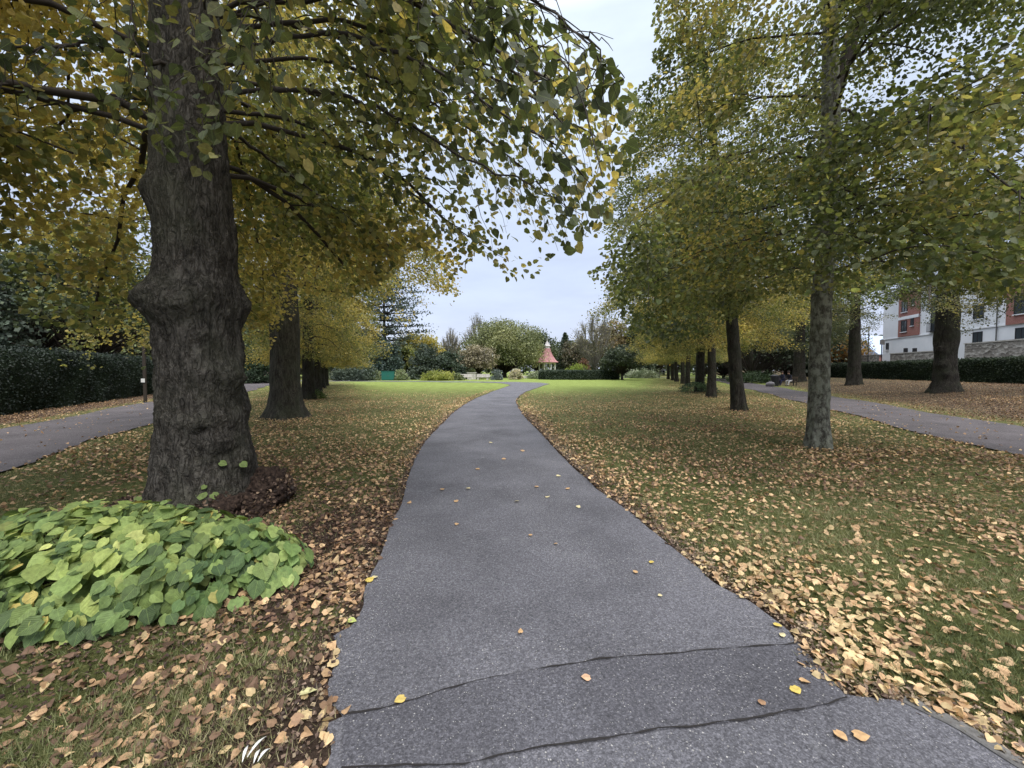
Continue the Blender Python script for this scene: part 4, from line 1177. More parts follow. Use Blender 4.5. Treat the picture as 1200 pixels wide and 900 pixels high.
F_("evergreen_tree", "dark rounded evergreen at the back of the lawn left of the cedar", "tree", at(418, 68), Ww(66, 68), Hh(378, 68), 102, [(.02, .035, .025), (.04, .06, .04), (.07, .09, .055)], n=14000, trunk_h=.6, leaf=.28)
F_("evergreen_tree", "blue green evergreen standing in front of the cedar", "tree", at(449, 66), Ww(40, 66), Hh(398, 66), 103, BLUEG, n=9000, trunk_h=.3, leaf=.25)
F_("yellow_tree", "pale yellow tree to the right of the cedar", "tree", at(490, 80), Ww(50, 80), Hh(387, 80), 104, YELL, n=10000, leaf=.3, mat=M_leaf, trunk_h=1.0)
F_("yellow_tree", "yellow green tree squeezed between the blue green evergreen and the dark rounded shrub", "tree", at(476, 70), Ww(26, 70), Hh(404, 70), 105, [(.09, .12, .05), (.17, .19, .07), (.28, .27, .09)], n=6000, leaf=.26, mat=M_leaf, trunk_h=.5)
F_("dark_shrub", "large dark blue green rounded shrub at the back of the lawn", "shrub", at(500, 66), Ww(42, 66), Hh(402, 66), 106, DGREEN, kind="shrub", n=12000, leaf=.24)
F_("dark_shrub", "dark green shrub to the right of the large rounded one", "shrub", at(527, 67), Ww(34, 67), Hh(407, 67), 107, [(.02, .035, .022), (.035, .055, .032), (.06, .085, .05)], kind="shrub", n=10000, leaf=.24)
F_("yellow_shrub", "low clipped yellow green shrub at the edge of the lawn", "shrub", at(513, 60), Ww(34, 60), Hh(435.2, 60), 108, [(.16, .19, .05), (.26, .28, .08), (.36, .36, .12)], kind="shrub", n=7000, leaf=.16, mat=M_leaf)
F_("low_shrub", "low dull olive shrub to the right of the yellow green one", "shrub", at(536, 61), Ww(14, 61), Hh(438, 61), 109, GREEN, kind="shrub", n=3000, leaf=.16)
F_("broad_tree", "great rounded olive tree in the middle distance, left of the gazebo", "tree", at(591, 84), Ww(82, 84), Hh(376, 84), 110, [(.09, .11, .05), (.15, .17, .075), (.21, .225, .10), (.28, .28, .13)], n=36000, leaf=.25, trunk_h=1.5, tr=.5)  # paler, greyer olive carries distance haze in its colour
F_("broad_tree", "darker olive tree behind the gazebo roof", "tree", at(630, 104), Ww(48, 104), Hh(387, 104), 111, [(.035, .05, .025), (.065, .085, .035), (.10, .12, .05)], n=14000, leaf=.34, trunk_h=2)
F_("small_tree", "small brownish tree in front of the great rounded tree", "tree", at(559, 70), Ww(42, 70), Hh(405, 70), 112, BROWN, n=8000, leaf=.22, trunk_h=1.3)
F_("bare_tree", "thin almost leafless tree rising behind the dark shrubs", "tree", at(528, 92), Ww(26, 92), Hh(384, 92), 113, BROWN, kind="bare", n=700, leaf=.2, trunk_h=2)
F_("bare_tree", "thin almost leafless tree rising behind the great rounded tree", "tree", at(561, 98), Ww(34, 98), Hh(365, 98), 114, BROWN, kind="bare", n=1100, leaf=.22, trunk_h=3)
F_("conifer_tree", "dark narrow conifer just right of the gazebo", "tree", at(662, 96), Ww(28, 96), Hh(389, 96), 115, [(.025, .04, .025), (.05, .07, .04), (.08, .10, .06)], kind="conifer", n=11000, leaf=.32)
F_("broad_tree", "greyish tree with reddish tints behind the oval hedge", "tree", at(678, 94), Ww(36, 94), Hh(396, 94), 116, [(.05, .055, .035), (.10, .095, .06), (.16, .12, .085)], n=9000, leaf=.3, trunk_h=1.5)
F_("bronze_shrub", "reddish bronze shrub behind the oval hedge", "shrub", at(684, 80), Ww(14, 80), Hh(418, 80), 117, [(.12, .06, .04), (.2, .11, .07)], kind="shrub", n=2500, leaf=.22)
F_("yellow_shrub", "bright lime green shrub inside the oval hedge", "shrub", at(678, 70), Ww(30, 70), Hh(427, 70), 118, [(.16, .22, .05), (.26, .32, .08), (.34, .38, .12)], kind="shrub", n=4500, leaf=.18, mat=M_leaf)
F_("bare_tree", "sparse grey branched tree growing out of the oval hedge", "tree", at(697, 68), Ww(46, 68), Hh(361, 68), 119, [(.10, .10, .05), (.2, .18, .08), (.3, .27, .14)], kind="bare", n=1900, leaf=.15, trunk_h=2.6, tr=.24)
F_("broad_tree", "tawny tree behind the sparse grey branched one", "tree", at(722, 88), Ww(44, 88), Hh(374, 88), 120, [(.08, .08, .04), (.17, .13, .07), (.26, .19, .09)], n=9000, leaf=.3, trunk_h=2)
F_("small_tree", "dark low spreading tree with several stems at the right end of the oval hedge", "tree", at(729, 63), Ww(44, 63), Hh(405, 63), 121, [(.03, .045, .03), (.055, .07, .045), (.09, .11, .07)], n=11000, leaf=.2, trunk_h=1.3, tr=.16)
F_("conifer_tree", "tall dark conifer rising at the end of the right row of limes", "tree", at(748, 84), Ww(46, 84), Hh(352, 84), 122, [(.02, .035, .02), (.04, .06, .03), (.075, .09, .04)], kind="conifer", n=15000, leaf=.34)
F_("yellow_tree", "golden yellow tree standing for lit boughs of the right row of limes", "tree", at(772, 88), Ww(26, 88), Hh(396, 88), 123, ORNG, n=5000, leaf=.26, mat=M_leaf, trunk_h=2)  # lit yellow of the row limes put into this tree's colour
F_("evergreen_tree", "dark distant evergreen closing the view between the right limes", "tree", at(792, 110), Ww(60, 110), Hh(392, 110), 124, DGREEN, n=9000, leaf=.4)
# pale shrubs and flowers at the bed
F_("pale_shrub", "pale silvery plume shrub to the right of the green cabinet", "shrub", at(470, 61), Ww(16, 61), Hh(433, 61), 125, PALEG, kind="shrub", n=3500, leaf=.15, mat=M_leaf)
F_("pale_shrub", "pale silvery shrub to the left of the green cabinet", "shrub", at(441, 61), Ww(12, 61), Hh(433, 61), 126, PALEG, kind="shrub", n=2500, leaf=.15, mat=M_leaf)
F_("dark_shrub", "very dark low shrub left of the silvery one at the lawn edge", "shrub", at(417, 60), Ww(46, 60), Hh(424, 60), 127, DGREEN, kind="shrub", n=10000, leaf=.2)
F_("pale_shrub", "rounded pale pinkish white shrub left of the gazebo", "shrub", at(604, 66), Ww(16, 66), Hh(431.5, 66), 128, [(.3, .29, .2), (.45, .42, .34), (.58, .52, .46)], kind="shrub", n=4500, leaf=.14, mat=M_leaf)
F_("grey_shrub", "upright blue grey shrub near the low stone seats", "shrub", at(582, 62), Ww(12, 62), Hh(431, 62), 129, [(.10, .13, .12), (.2, .23, .22)], kind="shrub", n=3000, leaf=.15)
F_("low_shrub", "grey green shrub hiding the foot of the gazebo", "shrub", at(629, 72), Ww(22, 72), Hh(436, 72), 130, [(.12, .16, .09), (.22, .26, .15), (.36, .38, .28)], kind="shrub", n=4500, leaf=.16)
F_("pale_shrub", "pale variegated shrub beyond the lawn on the right", "shrub", at(752, 76), Ww(36, 76), Hh(433, 76), 131, PALEG, kind="shrub", n=4500, leaf=.18)
F_("pale_shrub", "pale shrub under the low boughs of the left row", "shrub", at(386, 66), Ww(28, 66), Hh(437, 66), 132, PALEG, kind="shrub", n=4000, leaf=.18)
F_("broad_tree", "green tree seen in the gap behind the left row of limes", "tree", at(340, 78), Ww(120, 78), Hh(378, 78), 133, GREEN, n=18000, leaf=.34, trunk_h=.8)
F_("dark_shrub", "dark green shrub between the huge trunk and the second left lime", "shrub", at(300, 46), Ww(44, 46), Hh(405, 46), 134, [(.02, .035, .02), (.04, .065, .035), (.07, .10, .05)], kind="shrub", n=9000, leaf=.2)

# oval hedge: core and leafy skin
def hedge_obj(name, label, path, w, h, z0, pal, leafsz, n, seed, mat_core=None, rounded=.15):
    t = thing(name, label, "hedge", (0, 0, 0))
    P = resample(np.array(path), .35); m = len(P)
    tt_ = np.gradient(P, axis=0); tt_ /= np.linalg.norm(tt_, axis=1)[:, None]; nn = np.c_[-tt_[:, 1], tt_[:, 0]]
    prof_ = [(-.5, 0), (-.5, .25), (-.5, .5), (-.5, .75), (-.46, .93), (-.36, 1.0), (-.12, 1.02), (.12, 1.02), (.36, 1.0), (.46, .93), (.5, .75), (.5, .5), (.5, .25), (.5, 0)]
    zg = gh(P[:, 0], P[:, 1]) * (z0 is None) + (0 if z0 is None else z0)
    G = np.stack([np.c_[P + nn * a_ * w, zg + b_ * h - .05 * (b_ == 0)] for a_, b_ in prof_], 1)
    V = G.reshape(-1, 3)
    V = V + ((vnoise(V, .8, seed, 3) - .5) * .35)[:, None] * np.array([1, 1, .35]) * (w / 1.2)
    k = len(prof_); i, j = np.meshgrid(np.arange(m - 1), np.arange(k - 1), indexing="ij"); q = (i * k + j).ravel()
    Fq = np.stack([q, q + 1, q + k + 1, q + k], 1)
    caps = [np.arange(k)[None], (np.arange(k) + (m - 1) * k)[::-1][None]]
    mesh_obj("hedge_body", V, [Fq] + caps, mat_core, t, smooth=True)
    # leaves on the skin
    f = Fq[rng.integers(0, len(Fq), n)]; u = rng.random((n, 1)); v_ = rng.random((n, 1))
    X = (V[f[:, 0]] * (1 - u) + V[f[:, 1]] * u) * (1 - v_) + (V[f[:, 3]] * (1 - u) + V[f[:, 2]] * u) * v_
    nr = unit(np.cross(V[f[:, 1]] - V[f[:, 0]], V[f[:, 3]] - V[f[:, 0]]))
    c = P.mean(0)
    X = X + nr * rng.normal(.0, .04, (n, 1)) + rng.normal(0, .03, (n, 3))
    crown_obj("leaves", X, rand_dirs(n), leafsz, "mid", M_ever, t, pal=pal, seed=seed, scale=1.5)
    return t
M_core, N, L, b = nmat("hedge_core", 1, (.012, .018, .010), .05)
ov = [at(681, 64)[0] + 6.3 * math.cos(a_) for a_ in np.linspace(0, 2 * math.pi, 40)]; ovy = [66.5 + 3.2 * math.sin(a_) for a_ in np.linspace(0, 2 * math.pi, 40)]
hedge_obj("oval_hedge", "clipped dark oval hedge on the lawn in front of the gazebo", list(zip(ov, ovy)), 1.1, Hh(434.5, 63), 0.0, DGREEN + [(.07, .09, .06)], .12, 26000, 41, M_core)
hl_path = [(-10.9 - .5 * (D - 5.97) - 3.6, D) for D in np.linspace(2, 44, 30)]
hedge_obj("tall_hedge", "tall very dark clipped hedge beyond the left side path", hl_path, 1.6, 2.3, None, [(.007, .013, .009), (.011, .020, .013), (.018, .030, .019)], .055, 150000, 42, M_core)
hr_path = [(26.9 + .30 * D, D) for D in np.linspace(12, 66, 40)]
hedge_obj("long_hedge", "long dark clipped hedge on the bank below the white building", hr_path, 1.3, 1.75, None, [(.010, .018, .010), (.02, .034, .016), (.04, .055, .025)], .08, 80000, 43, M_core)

# trees behind the left hedge
LG = [(.025, .04, .022), (.045, .062, .032), (.07, .095, .045), (.11, .13, .055)]
def lh(px, D): return at(px, D)
F_("evergreen_tree", "dark conifer towering behind the left hedge at the picture's edge", "tree", lh(-40, 24), 9, 11, 201, DGREEN, kind="conifer", n=12000, leaf=.24)
F_("broad_tree", "dark tree with forked stems rising behind the left hedge", "tree", lh(112, 30), 10, 13, 202, LG, n=15000, leaf=.2, trunk_h=3.0, tr=.3)
F_("broad_tree", "dark tree behind the left hedge, left of the forked one", "tree", lh(40, 30), 9, 12, 203, LG, n=12000, leaf=.2, trunk_h=3.2, tr=.28)
F_("broad_tree", "pale green tree beyond the left hedge next to the huge trunk", "tree", lh(155, 48), 14, 12, 204, GREEN, n=12000, leaf=.26, trunk_h=1.5)
F_("broad_tree", "distant green tree far behind the left hedge", "tree", lh(60, 55), 20, 15, 205, LG, n=14000, leaf=.34, trunk_h=1.5)
F_("broad_tree", "dark green tree between the left hedge and the second lime", "tree", lh(235, 56), 20, 13, 206, LG, n=14000, leaf=.32, trunk_h=1.2)
F_("evergreen_tree", "bulky evergreen behind the left limes in the distance", "tree", lh(290, 90), 34, 17, 207, LG, n=16000, leaf=.45, trunk_h=1)
F_("broad_tree", "wide tree far off at the left picture edge behind the hedge", "tree", lh(-60, 46), 18, 14, 208, LG, n=12000, leaf=.34, trunk_h=1.5)

# dark evergreens beyond the right path
for i, (px, D, w_, h_, lab) in enumerate([(880, 56, 15, 12, "dark yew between the second and nearest right limes"), (918, 62, 15, 14, "tall dark evergreen behind the bench"), (848, 72, 14, 12, "dark evergreen left of the yew, beyond the right path"),
                                 (955, 84, 14, 14, "dark evergreen partly behind the nearest right lime"), (826, 96, 15, 14, "distant dark evergreen behind the bunched right trunks")]):
    F_("evergreen_tree", lab, "tree", at(px, D, float(gh(np.array([at(px, D)[0]]), np.array([D]))[0])), w_, h_, 220 + i, [(.016, .026, .016), (.032, .046, .026), (.055, .07, .04)], n=11000, leaf=.28, trunk_h=.8)
F_("low_shrub", "low dark green spreading shrub beside the bench", "shrub", (*at(884, 47)[:2], .1), 6.0, .9, 230, [(.025, .045, .02), (.05, .08, .03)], kind="shrub", n=5000, leaf=.14)
F_("orange_tree", "small orange autumn tree left of the second outer trunk", "tree", (*at(986, 62)[:2], 1.3), 6, 6, 231, [(.2, .11, .05), (.36, .22, .08), (.42, .30, .12)], n=6000, leaf=.2, mat=M_leaf, trunk_h=1.2)

# far closing woodland: single mass nobody can count
Pw = []
for D, n_w, h_w in ((135, 26000, 11), (170, 16000, 16)):
    x = rng.uniform(-1.6, 1.6, n_w) * D; hh = h_w * (.45 + .75 * vnoise(np.c_[x, x * 0], .06, int(D), 3)) 
    Pw.append(np.c_[x, D + rng.normal(0, 4, n_w), hh * rng.random(n_w) ** .7])
Pw = np.concatenate(Pw)
o = crown_obj("far_woodland", Pw, rand_dirs(len(Pw)), 1.15, "card", M_ever, None, pal=[(.04, .06, .035), (.07, .09, .05), (.11, .13, .075)], seed=5, scale=.06)
o["kind"] = "stuff"; tag(o, "band of distant green woodland closing the park", "woodland")

# ------------------------------------------------------------------ gazebo
gz = thing("gazebo", "white posted gazebo with a flared pink red roof and small spire", "gazebo", at(641, 88))
M_wood, *_ = nmat("painted_white", .6, (.72, .72, .70))
M_roof, N, L, b = nmat("pink_tiles", .75, (.36, .18, .18))
n_ = noise_node(N, L, 3, 5, objvec(N, L)); r_ = ramp_node(N, L, n_.outputs[0], [(.3, (.26, .12, .125)), (.7, (.42, .22, .22))]); L.new(r_.outputs[0], b.inputs["Base Color"])
wv = N.new("ShaderNodeTexWave"); wv.bands_direction = "Z"; wv.inputs["Scale"].default_value = 1.6; L.new(objvec(N, L), wv.inputs[0]); L.new(bump_node(N, L, wv.outputs[1], .03).outputs[0], b.inputs["Normal"])
M_shing, *_ = nmat("grey_shingle", .8, (.40, .38, .38))
def octa(prof_, name, mat, n=8, parent=gz, cap=True):
    mb = MB(); ang = np.arange(n) * 2 * math.pi / n + math.pi / 8
    V = np.concatenate([np.c_[r_ * np.cos(ang), r_ * np.sin(ang), np.full(n, z_)] for r_, z_ in prof_])
    mb.add(V, ring_faces(len(prof_), n))
    if cap: mb.F.setdefault(n, []).append(np.arange(n)[::-1][None]); mb.F[n].append(np.arange(len(V) - n, len(V))[None])
    return mb.build(name, mat, parent)
octa([(2.2, -.2), (2.2, .28), (2.12, .3), (2.12, .34)], "base", M_conc)
for k in range(8):
    a_ = k * math.pi / 4 + math.pi / 8
    MB().tube([(1.9 * math.cos(a_), 1.9 * math.sin(a_), .342), (1.9 * math.cos(a_), 1.9 * math.sin(a_), 3.2)], [.10, .10], 8).build("post", M_wood, gz)
    a2 = a_ + math.pi / 4
    if k != 5:
        mb = MB()
        p, q = np.array([1.88 * math.cos(a_), 1.88 * math.sin(a_)]), np.array([1.88 * math.cos(a2), 1.88 * math.sin(a2)])
        for zz_ in (.55, 1.25): mb.tube([(*p, zz_), (*q, zz_)], [.035, .035], 6)
        for s in np.linspace(.1, .9, 9): m_ = p * (1 - s) + q * s; mb.tube([(*m_, .55), (*m_, 1.25)], [.018, .018], 5)
        mb.build("railing", M_wood, gz)
octa([(2.0, 3.12), (2.0, 3.34), (1.85, 3.36)], "lintel", M_wood)
octa([(2.62, 3.30), (2.66, 3.38), (2.2, 3.75), (1.6, 4.5), (1.15, 5.3), (.86, 6.0), (.74, 6.5), (.70, 6.52)], "roof", M_roof)
octa([(.60, 6.52), (.60, 6.98), (.56, 7.0)], "lantern", M_wood)
octa([(.86, 6.96), (.84, 7.02), (.45, 7.5), (.2, 7.95), (.04, 8.3), (.02, 8.32)], "spire", M_shing)
MB().lathe([(.001, 8.3), (.03, 8.3), (.03, 8.5), (.09, 8.58), (.03, 8.66), (.015, 8.9), (.001, 8.92)], 8).build("finial", M_wood, gz)

# green cabinet
cb_ = thing("utility_cabinet", "square dark teal green box among silvery shrubs at the lawn edge", "cabinet", at(455, 60.4), R(8))
M_teal, *_ = nmat("teal_paint", .55, (.015, .11, .09))
MB().box(-.95, .95, -.4, .4, .06, 1.36).build("body", M_teal, cb_)
MB().box(-1.0, 1.0, -.46, .46, 1.362, 1.44).build("lid", M_teal, cb_)
MB().box(-.9, .9, -.35, .35, -.05, .058).build("plinth", M_conc, cb_)
for s in (-1, 1):
    d_ = MB().box(.02 * s if s > 0 else -.9, .9 if s > 0 else -.02, -.425, -.402, .12, 1.3).build("door", M_teal, cb_)
    MB().box(s * .1 - .015, s * .1 + .015, -.45, -.428, .6, .8).build("handle", M_conc, d_)

# stone seats, low wall, steps, lamp
M_stone, N, L, b = nmat("pale_stone", .85, (.42, .40, .37))
n_ = noise_node(N, L, 4, 6, objvec(N, L)); r_ = ramp_node(N, L, n_.outputs[0], [(.3, (.30, .28, .25)), (.7, (.55, .53, .50))]); L.new(r_.outputs[0], b.inputs["Base Color"])
def stone_seat(label, loc, rz, w=2.2):
    t = thing("stone_bench", label, "bench", loc, rz, "low stone benches by the far path")
    MB().box(-w / 2, w / 2, -.28, .28, .40, .50).build("seat", M_stone, t)
    for s in (-1, 1): MB().box(s * w * .36 - .16, s * w * .36 + .16, -.22, .22, -.03, .398).build("leg", M_stone, t)
    MB().box(-w / 2, w / 2, .24, .34, .502, .95).build("backrest", M_stone, t)
stone_seat("low pale stone bench by the far path, left of the brownish tree", at(545, 63), .2)
stone_seat("low pale stone bench by the far path, beside the blue grey shrub", at(566, 63.5), -.15)
pl = thing("planter", "pale square stone planter with clipped top near the stone benches", "planter", at(553, 66))
MB().box(-.7, .7, -.7, .7, -.05, 1.1).box(-.78, .78, -.78, .78, 1.102, 1.2).build("box", M_stone, pl)
Pq = rand_dirs(900, 0, 1) * [.6, .6, .7] + [0, 0, 1.2]
crown_obj("plant", Pq, rand_dirs(900), .12, "mid", M_leaf, pl, pal=GREEN, seed=3)
st = thing("stone_steps", "flight of pale stone steps leading up to the gazebo", "steps", at(620, 74), -.1)
for k in range(3): MB().box(-2.3 + .25 * k, 2.3 - .25 * k, .4 * k, 2.6, .16 * k - .03, .16 * (k + 1) - .002 * 1).build("step", M_stone, st)
M_black, *_ = nmat("black_iron", .5, (.015, .015, .017), .4)
def lamp(name, label, loc, h):
    t = thing(name, label, "lamp post", loc)
    MB().lathe([(.001, -.1), (.09, -.1), (.09, .5), (.05, .6), (.04, h), (.001, h)], 10).build("pole", M_black, t)
    MB().lathe([(.001, h + .002), (.07, h + .002), (.15, h + .35), (.001, h + .352)], 8).build("lamp_glass", M_white, t)
    MB().lathe([(.001, h + .354), (.19, h + .354), (.06, h + .52), (.001, h + .6)], 8).build("lamp_cap", M_black, t)
lamp("lamp_post", "thin black lamp post in front of the great rounded tree", at(577, 68), Hh(414, 68) - .6)

# parked cars glimpsed beyond the lawn
M_glass, *_ = nmat("car_glass", .12, (.02, .025, .03), .6)
M_tyre, *_ = nmat("tyre", .9, (.015, .015, .015))
def car(label, loc, rz, col_):
    t = thing("parked_car", label, "car", loc, rz, "cars parked beyond the lawn")
    mp_, *_ = nmat("car_paint", .35, col_, .5)
    side = [(-2.1, .35), (-2.12, .75), (-1.95, .88), (-1.3, .95), (-.75, 1.40), (.85, 1.42), (1.5, .98), (2.05, .85), (2.12, .6), (2.08, .33)]
    mb = MB(); n = len(side)
    V = [(x_, y_ * (.86 if z_ < 1 else .70), z_) for y_ in (-1, 1) for x_, z_ in side]
    mb.add(V, [(i, i + 1, i + 1 + n, i + n) for i in range(n - 1)] + [(n - 1, 0, n, 2 * n - 1)])
    mb.F[n] = [np.array([list(range(n))[::-1]]), np.array([list(range(n, 2 * n))])]
    mb.build("body", mp_, t)
    for s in (-1, 1):
        MB().add([(-1.12, s * .865, .97), (1.25, s * .865, .99), (.8, s * .73, 1.34), (-.70, s * .73, 1.33)], [(0, 1, 2, 3)]).build("side_window", M_glass, t)
    for x_ in (-1.35, 1.3):
        for s in (-1, 1):
            w_ = MB().lathe([(.001, -.1), (.33, -.1), (.33, .1), (.001, .1)], 16).build("wheel", M_tyre, t)
            w_.location = (x_, s * .80, .31); w_.rotation_euler = (R(90), 0, 0)
car("white parked car beyond the lawn, under the dark spreading tree", at(746, 118, .9), .1, (.75, .75, .75))
car("dark blue parked car beyond the lawn, between two paler ones", at(758, 118, .9), .1, (.03, .05, .12))
car("silver parked car beyond the lawn, nearest the right row of limes", at(771, 118, .9), .1, (.6, .62, .65))
strip("far_road", [(12, 120.5), (60, 124)], [(12, 114), (60, 117)], .0, M_conc, 5, .1, zf=lambda x, y: gh(x, y) * 0 + .85, cross=4, step=1)
strip("far_path", [(20, 80), (62, 92)], [(20, 77), (62, 89)], .04, M_conc, 5, .1, zf=lambda x, y: gh(x, y), cross=6, step=.6)

# post by the left hedge
ps = thing("path_post", "slim post with a small white plate just left of the huge trunk", "post", gl(170.5, 472))
MB().lathe([(.001, -.1), (.075, -.1), (.07, 1.7), (.06, 3.0), (.001, 3.02)], 12).build("pole", M_twig, ps)
MB().box(-.09, .09, -.10, -.085, .98, 1.16).build("plate", M_white, ps)

# ------------------------------------------------------------------ white and brick building beyond the right hedge
def fy(px):
    return 36.7 / ((px - 600) / F - .30)
def fp(px, off=0.0):
    D = fy(px); d = np.array([.30, 1.0]); d /= np.linalg.norm(d); nrm_ = np.array([-d[1], d[0]])
    return np.array([36.7 + .30 * D, D]) + nrm_ * off
fdir = np.array([.30, 1.0]) / math.hypot(.30, 1)
FO = np.array([36.7 + .30 * 24, 24.0])       # near end of the facade
def sx(px): return float((fp(px) - FO) @ fdir)
bld = thing("apartment_building", "white rendered building with red brick panels behind the right hedge", "building", (FO[0], FO[1], 1.3), math.atan2(fdir[1], fdir[0]))
# local x along the facade (0 near .. far), local y to the left = towards the park
Z0 = 1.3
def zz(py, px): return CAM_H + (434 - py) * fy(px) / F - Z0
M_render, N, L, b = nmat("white_render", .85, (.72, .73, .76))
n_ = noise_node(N, L, .5, 6, objvec(N, L)); r_ = ramp_node(N, L, n_.outputs[0], [(.3, (.70, .72, .75)), (.7, (.82, .83, .86))]); L.new(r_.outputs[0], b.inputs["Base Color"])
M_brick, N, L, b = nmat("red_brick", .85, (.3, .1, .07))
bt = N.new("ShaderNodeTexBrick"); bt.inputs["Scale"].default_value = 4.0; bt.inputs["Color1"].default_value = (.26, .10, .08, 1); bt.inputs["Color2"].default_value = (.33, .14, .115, 1); bt.inputs["Mortar"].default_value = (.35, .30, .27, 1)
bt.inputs["Mortar Size"].default_value = .012
mpn = N.new("ShaderNodeMapping"); tcn = N.new("ShaderNodeTexCoord"); mpn.inputs["Rotation"].default_value = (R(90), 0, 0); L.new(tcn.outputs["Object"], mpn.inputs[0]); L.new(mpn.outputs[0], bt.inputs[0]); L.new(bt.outputs[0], b.inputs["Base Color"])
M_slate, *_ = nmat("roof_slate", .7, (.10, .10, .115))
M_frame, *_ = nmat("window_frame_dark", .5, (.03, .03, .035))
M_pane, *_ = nmat("window_pane", .08, (.05, .06, .07), .7)
xe = sx(1033)
eav = 11.2
MB().box(-6, xe, -12, 0, -1.5, eav).build("wall", M_render, bld)
# roof with gable towards the park and overhang
mb = MB(); mb.add([(-6.4, .55, eav - .05), (xe + .4, .55, eav - .05), (xe + .4, -6, eav + 2.2), (-6.4, -6, eav + 2.2), (-6.4, -12.5, eav - .05), (xe + .4, -12.5, eav - .05),
                   (-6.4, .55, eav + .15), (xe + .4, .55, eav + .15), (xe + .4, -6, eav + 2.4), (-6.4, -6, eav + 2.4), (-6.4, -12.5, eav + .15), (xe + .4, -12.5, eav + .15)],
                  [(6, 7, 8, 9), (9, 8, 11, 10), (0, 1, 7, 6), (5, 4, 10, 11), (0, 3, 2, 1), (3, 4, 5, 2), (1, 2, 8, 7), (2, 5, 11, 8), (0, 6, 9, 3), (3, 9, 10, 4)])
mb.build("roof", M_slate, bld)
def panel(px0, px1, z0, z1, d=.16, mat=M_brick, nm="brick_panel"):
    a_, b_ = sorted((sx(px0), sx(px1))); return MB().box(a_, b_, .003, d, z0, z1).build(nm, mat, bld)
p1 = panel(1052, 1076, zz(394, 1063), eav - .12)
p2 = panel(1178, 1232, zz(380, 1190), eav - .12)
panel(1052, 1076, zz(374, 1063), zz(370.5, 1063), .22, M_render, "band")
def window(px0, px1, py0, py1, base=.0, parent=None, bars=1, trans=None):
    pm = (px0 + px1) / 2; a_, b_ = sorted((sx(px0), sx(px1))); z1, z0 = zz(py0, pm), zz(py1, pm)
    w_ = thing("window", "", "") if False else None
    mb = MB(); t_ = .07
    y0, y1 = base + .003, base + .07
    mb.box(a_, a_ + t_, y0, y1, z0, z1).box(b_ - t_, b_, y0, y1, z0, z1).box(a_ + t_ + .001, b_ - t_ - .001, y0, y1, z0, z0 + t_).box(a_ + t_ + .001, b_ - t_ - .001, y0, y1, z1 - t_, z1)
    for k in range(bars):
        xm = a_ + (b_ - a_) * (k + 1) / (bars + 1); mb.box(xm - .03, xm + .03, y0, y1 - .004, z0 + t_ + .001, z1 - t_ - .001)
    if trans: zt = z0 + (z1 - z0) * trans; mb.box(a_ + t_ + .001, b_ - t_ - .001, y0, y1 - .008, zt - .03, zt + .03)
    w_ = mb.build("window", M_frame, bld)
    MB().box(a_ + t_, b_ - t_, base + .005, base + .03, z0 + t_, z1 - t_).build("pane", M_pane, w_)
    MB().box(a_ - .06, b_ + .06, base + .004, base + .14, z0 - .09, z0 - .002).build("sill", M_render, w_)
window(1056, 1062.5, 353, 366, .16, trans=.7); window(1056, 1062.5, 376, 389, .16, trans=.7); window(1067, 1070.5, 373, 382, .16, 0); window(1067, 1070.5, 350, 358, .16, 0)
window(1188, 1204, 346, 368, .16, trans=.7); window(1210, 1222, 346, 368, .16); window(1188, 1202, 384, 399, 0.0); window(1210, 1222, 384, 399, 0.0)
window(1138, 1150, 357, 374, bars=1); window(1138.5, 1149.5, 389, 402, bars=1); window(1138, 1150, 325, 341)
window(1037.5, 1040.5, 402, 410, bars=0)
window(1089, 1104, 346, 388, .02, bars=2, trans=.5)
# balcony rail in front of the tall window
a_, b_ = sorted((sx(1088), sx(1105))); mb = MB(); zb_ = zz(388, 1096)
mb.box(a_, b_, .35, .40, zb_ + 1.0, zb_ + 1.05).box(a_, b_, .1, .40, zb_ - .06, zb_)
for s in np.linspace(a_ + .05, b_ - .05, 15): mb.box(s - .012, s + .012, .36, .385, zb_ + .002, zb_ + .998)
mb.build("balcony_rail", M_black, bld)
# string course, drain pipe, doors
MB().box(-6, xe, .003, .10, zz(391, 1100), zz(391, 1100) + .14).build("string_course", M_render, bld)
mb = MB(); s = sx(1167); mb.tube([(s, .12, -1), (s, .12, eav - .1)], [.05, .05], 8); mb.build("drain_pipe", M_conc, bld)
for px in (1060.5, 1071):
    s = sx(px); MB().box(s - .38, s + .38, .003, .06, -.2, zz(408, px)).build("door", M_frame, bld)
# garden wall of pale stone blocks in front of it
def stone_wall(name, label, A, B, z0, z1, th=.4):
    A, B = np.array(A), np.array(B); d = B - A; Ln = np.linalg.norm(d)
    t = thing(name, label, "wall", (A[0], A[1], 0), math.atan2(d[1], d[0]))
    MB().box(0, Ln, -th / 2, th / 2, z0, z1).build("wall_body", M_rub, t)
    MB().box(-.05, Ln + .05, -th / 2 - .06, th / 2 + .06, z1 + .001, z1 + .12).build("coping", M_stone, t)
M_rub, N, L, b = nmat("rubble_stone", .9)
vo = N.new("ShaderNodeTexVoronoi"); vo.inputs["Scale"].default_value = 2.6; L.new(objvec(N, L, (1, 1, 1.7)), vo.inputs["Vector"]); sc = N.new("ShaderNodeSeparateColor"); L.new(vo.outputs["Color"], sc.inputs[0])
n_ = noise_node(N, L, 9, 5, objvec(N, L))
r_ = ramp_node(N, L, sc.outputs[0], [(0, (.17, .155, .14)), (.5, (.30, .28, .255)), (1, (.44, .42, .39))]); r2 = ramp_node(N, L, n_.outputs[0], [(.3, (.65, .65, .65)), (.7, (1.2, 1.2, 1.2))])
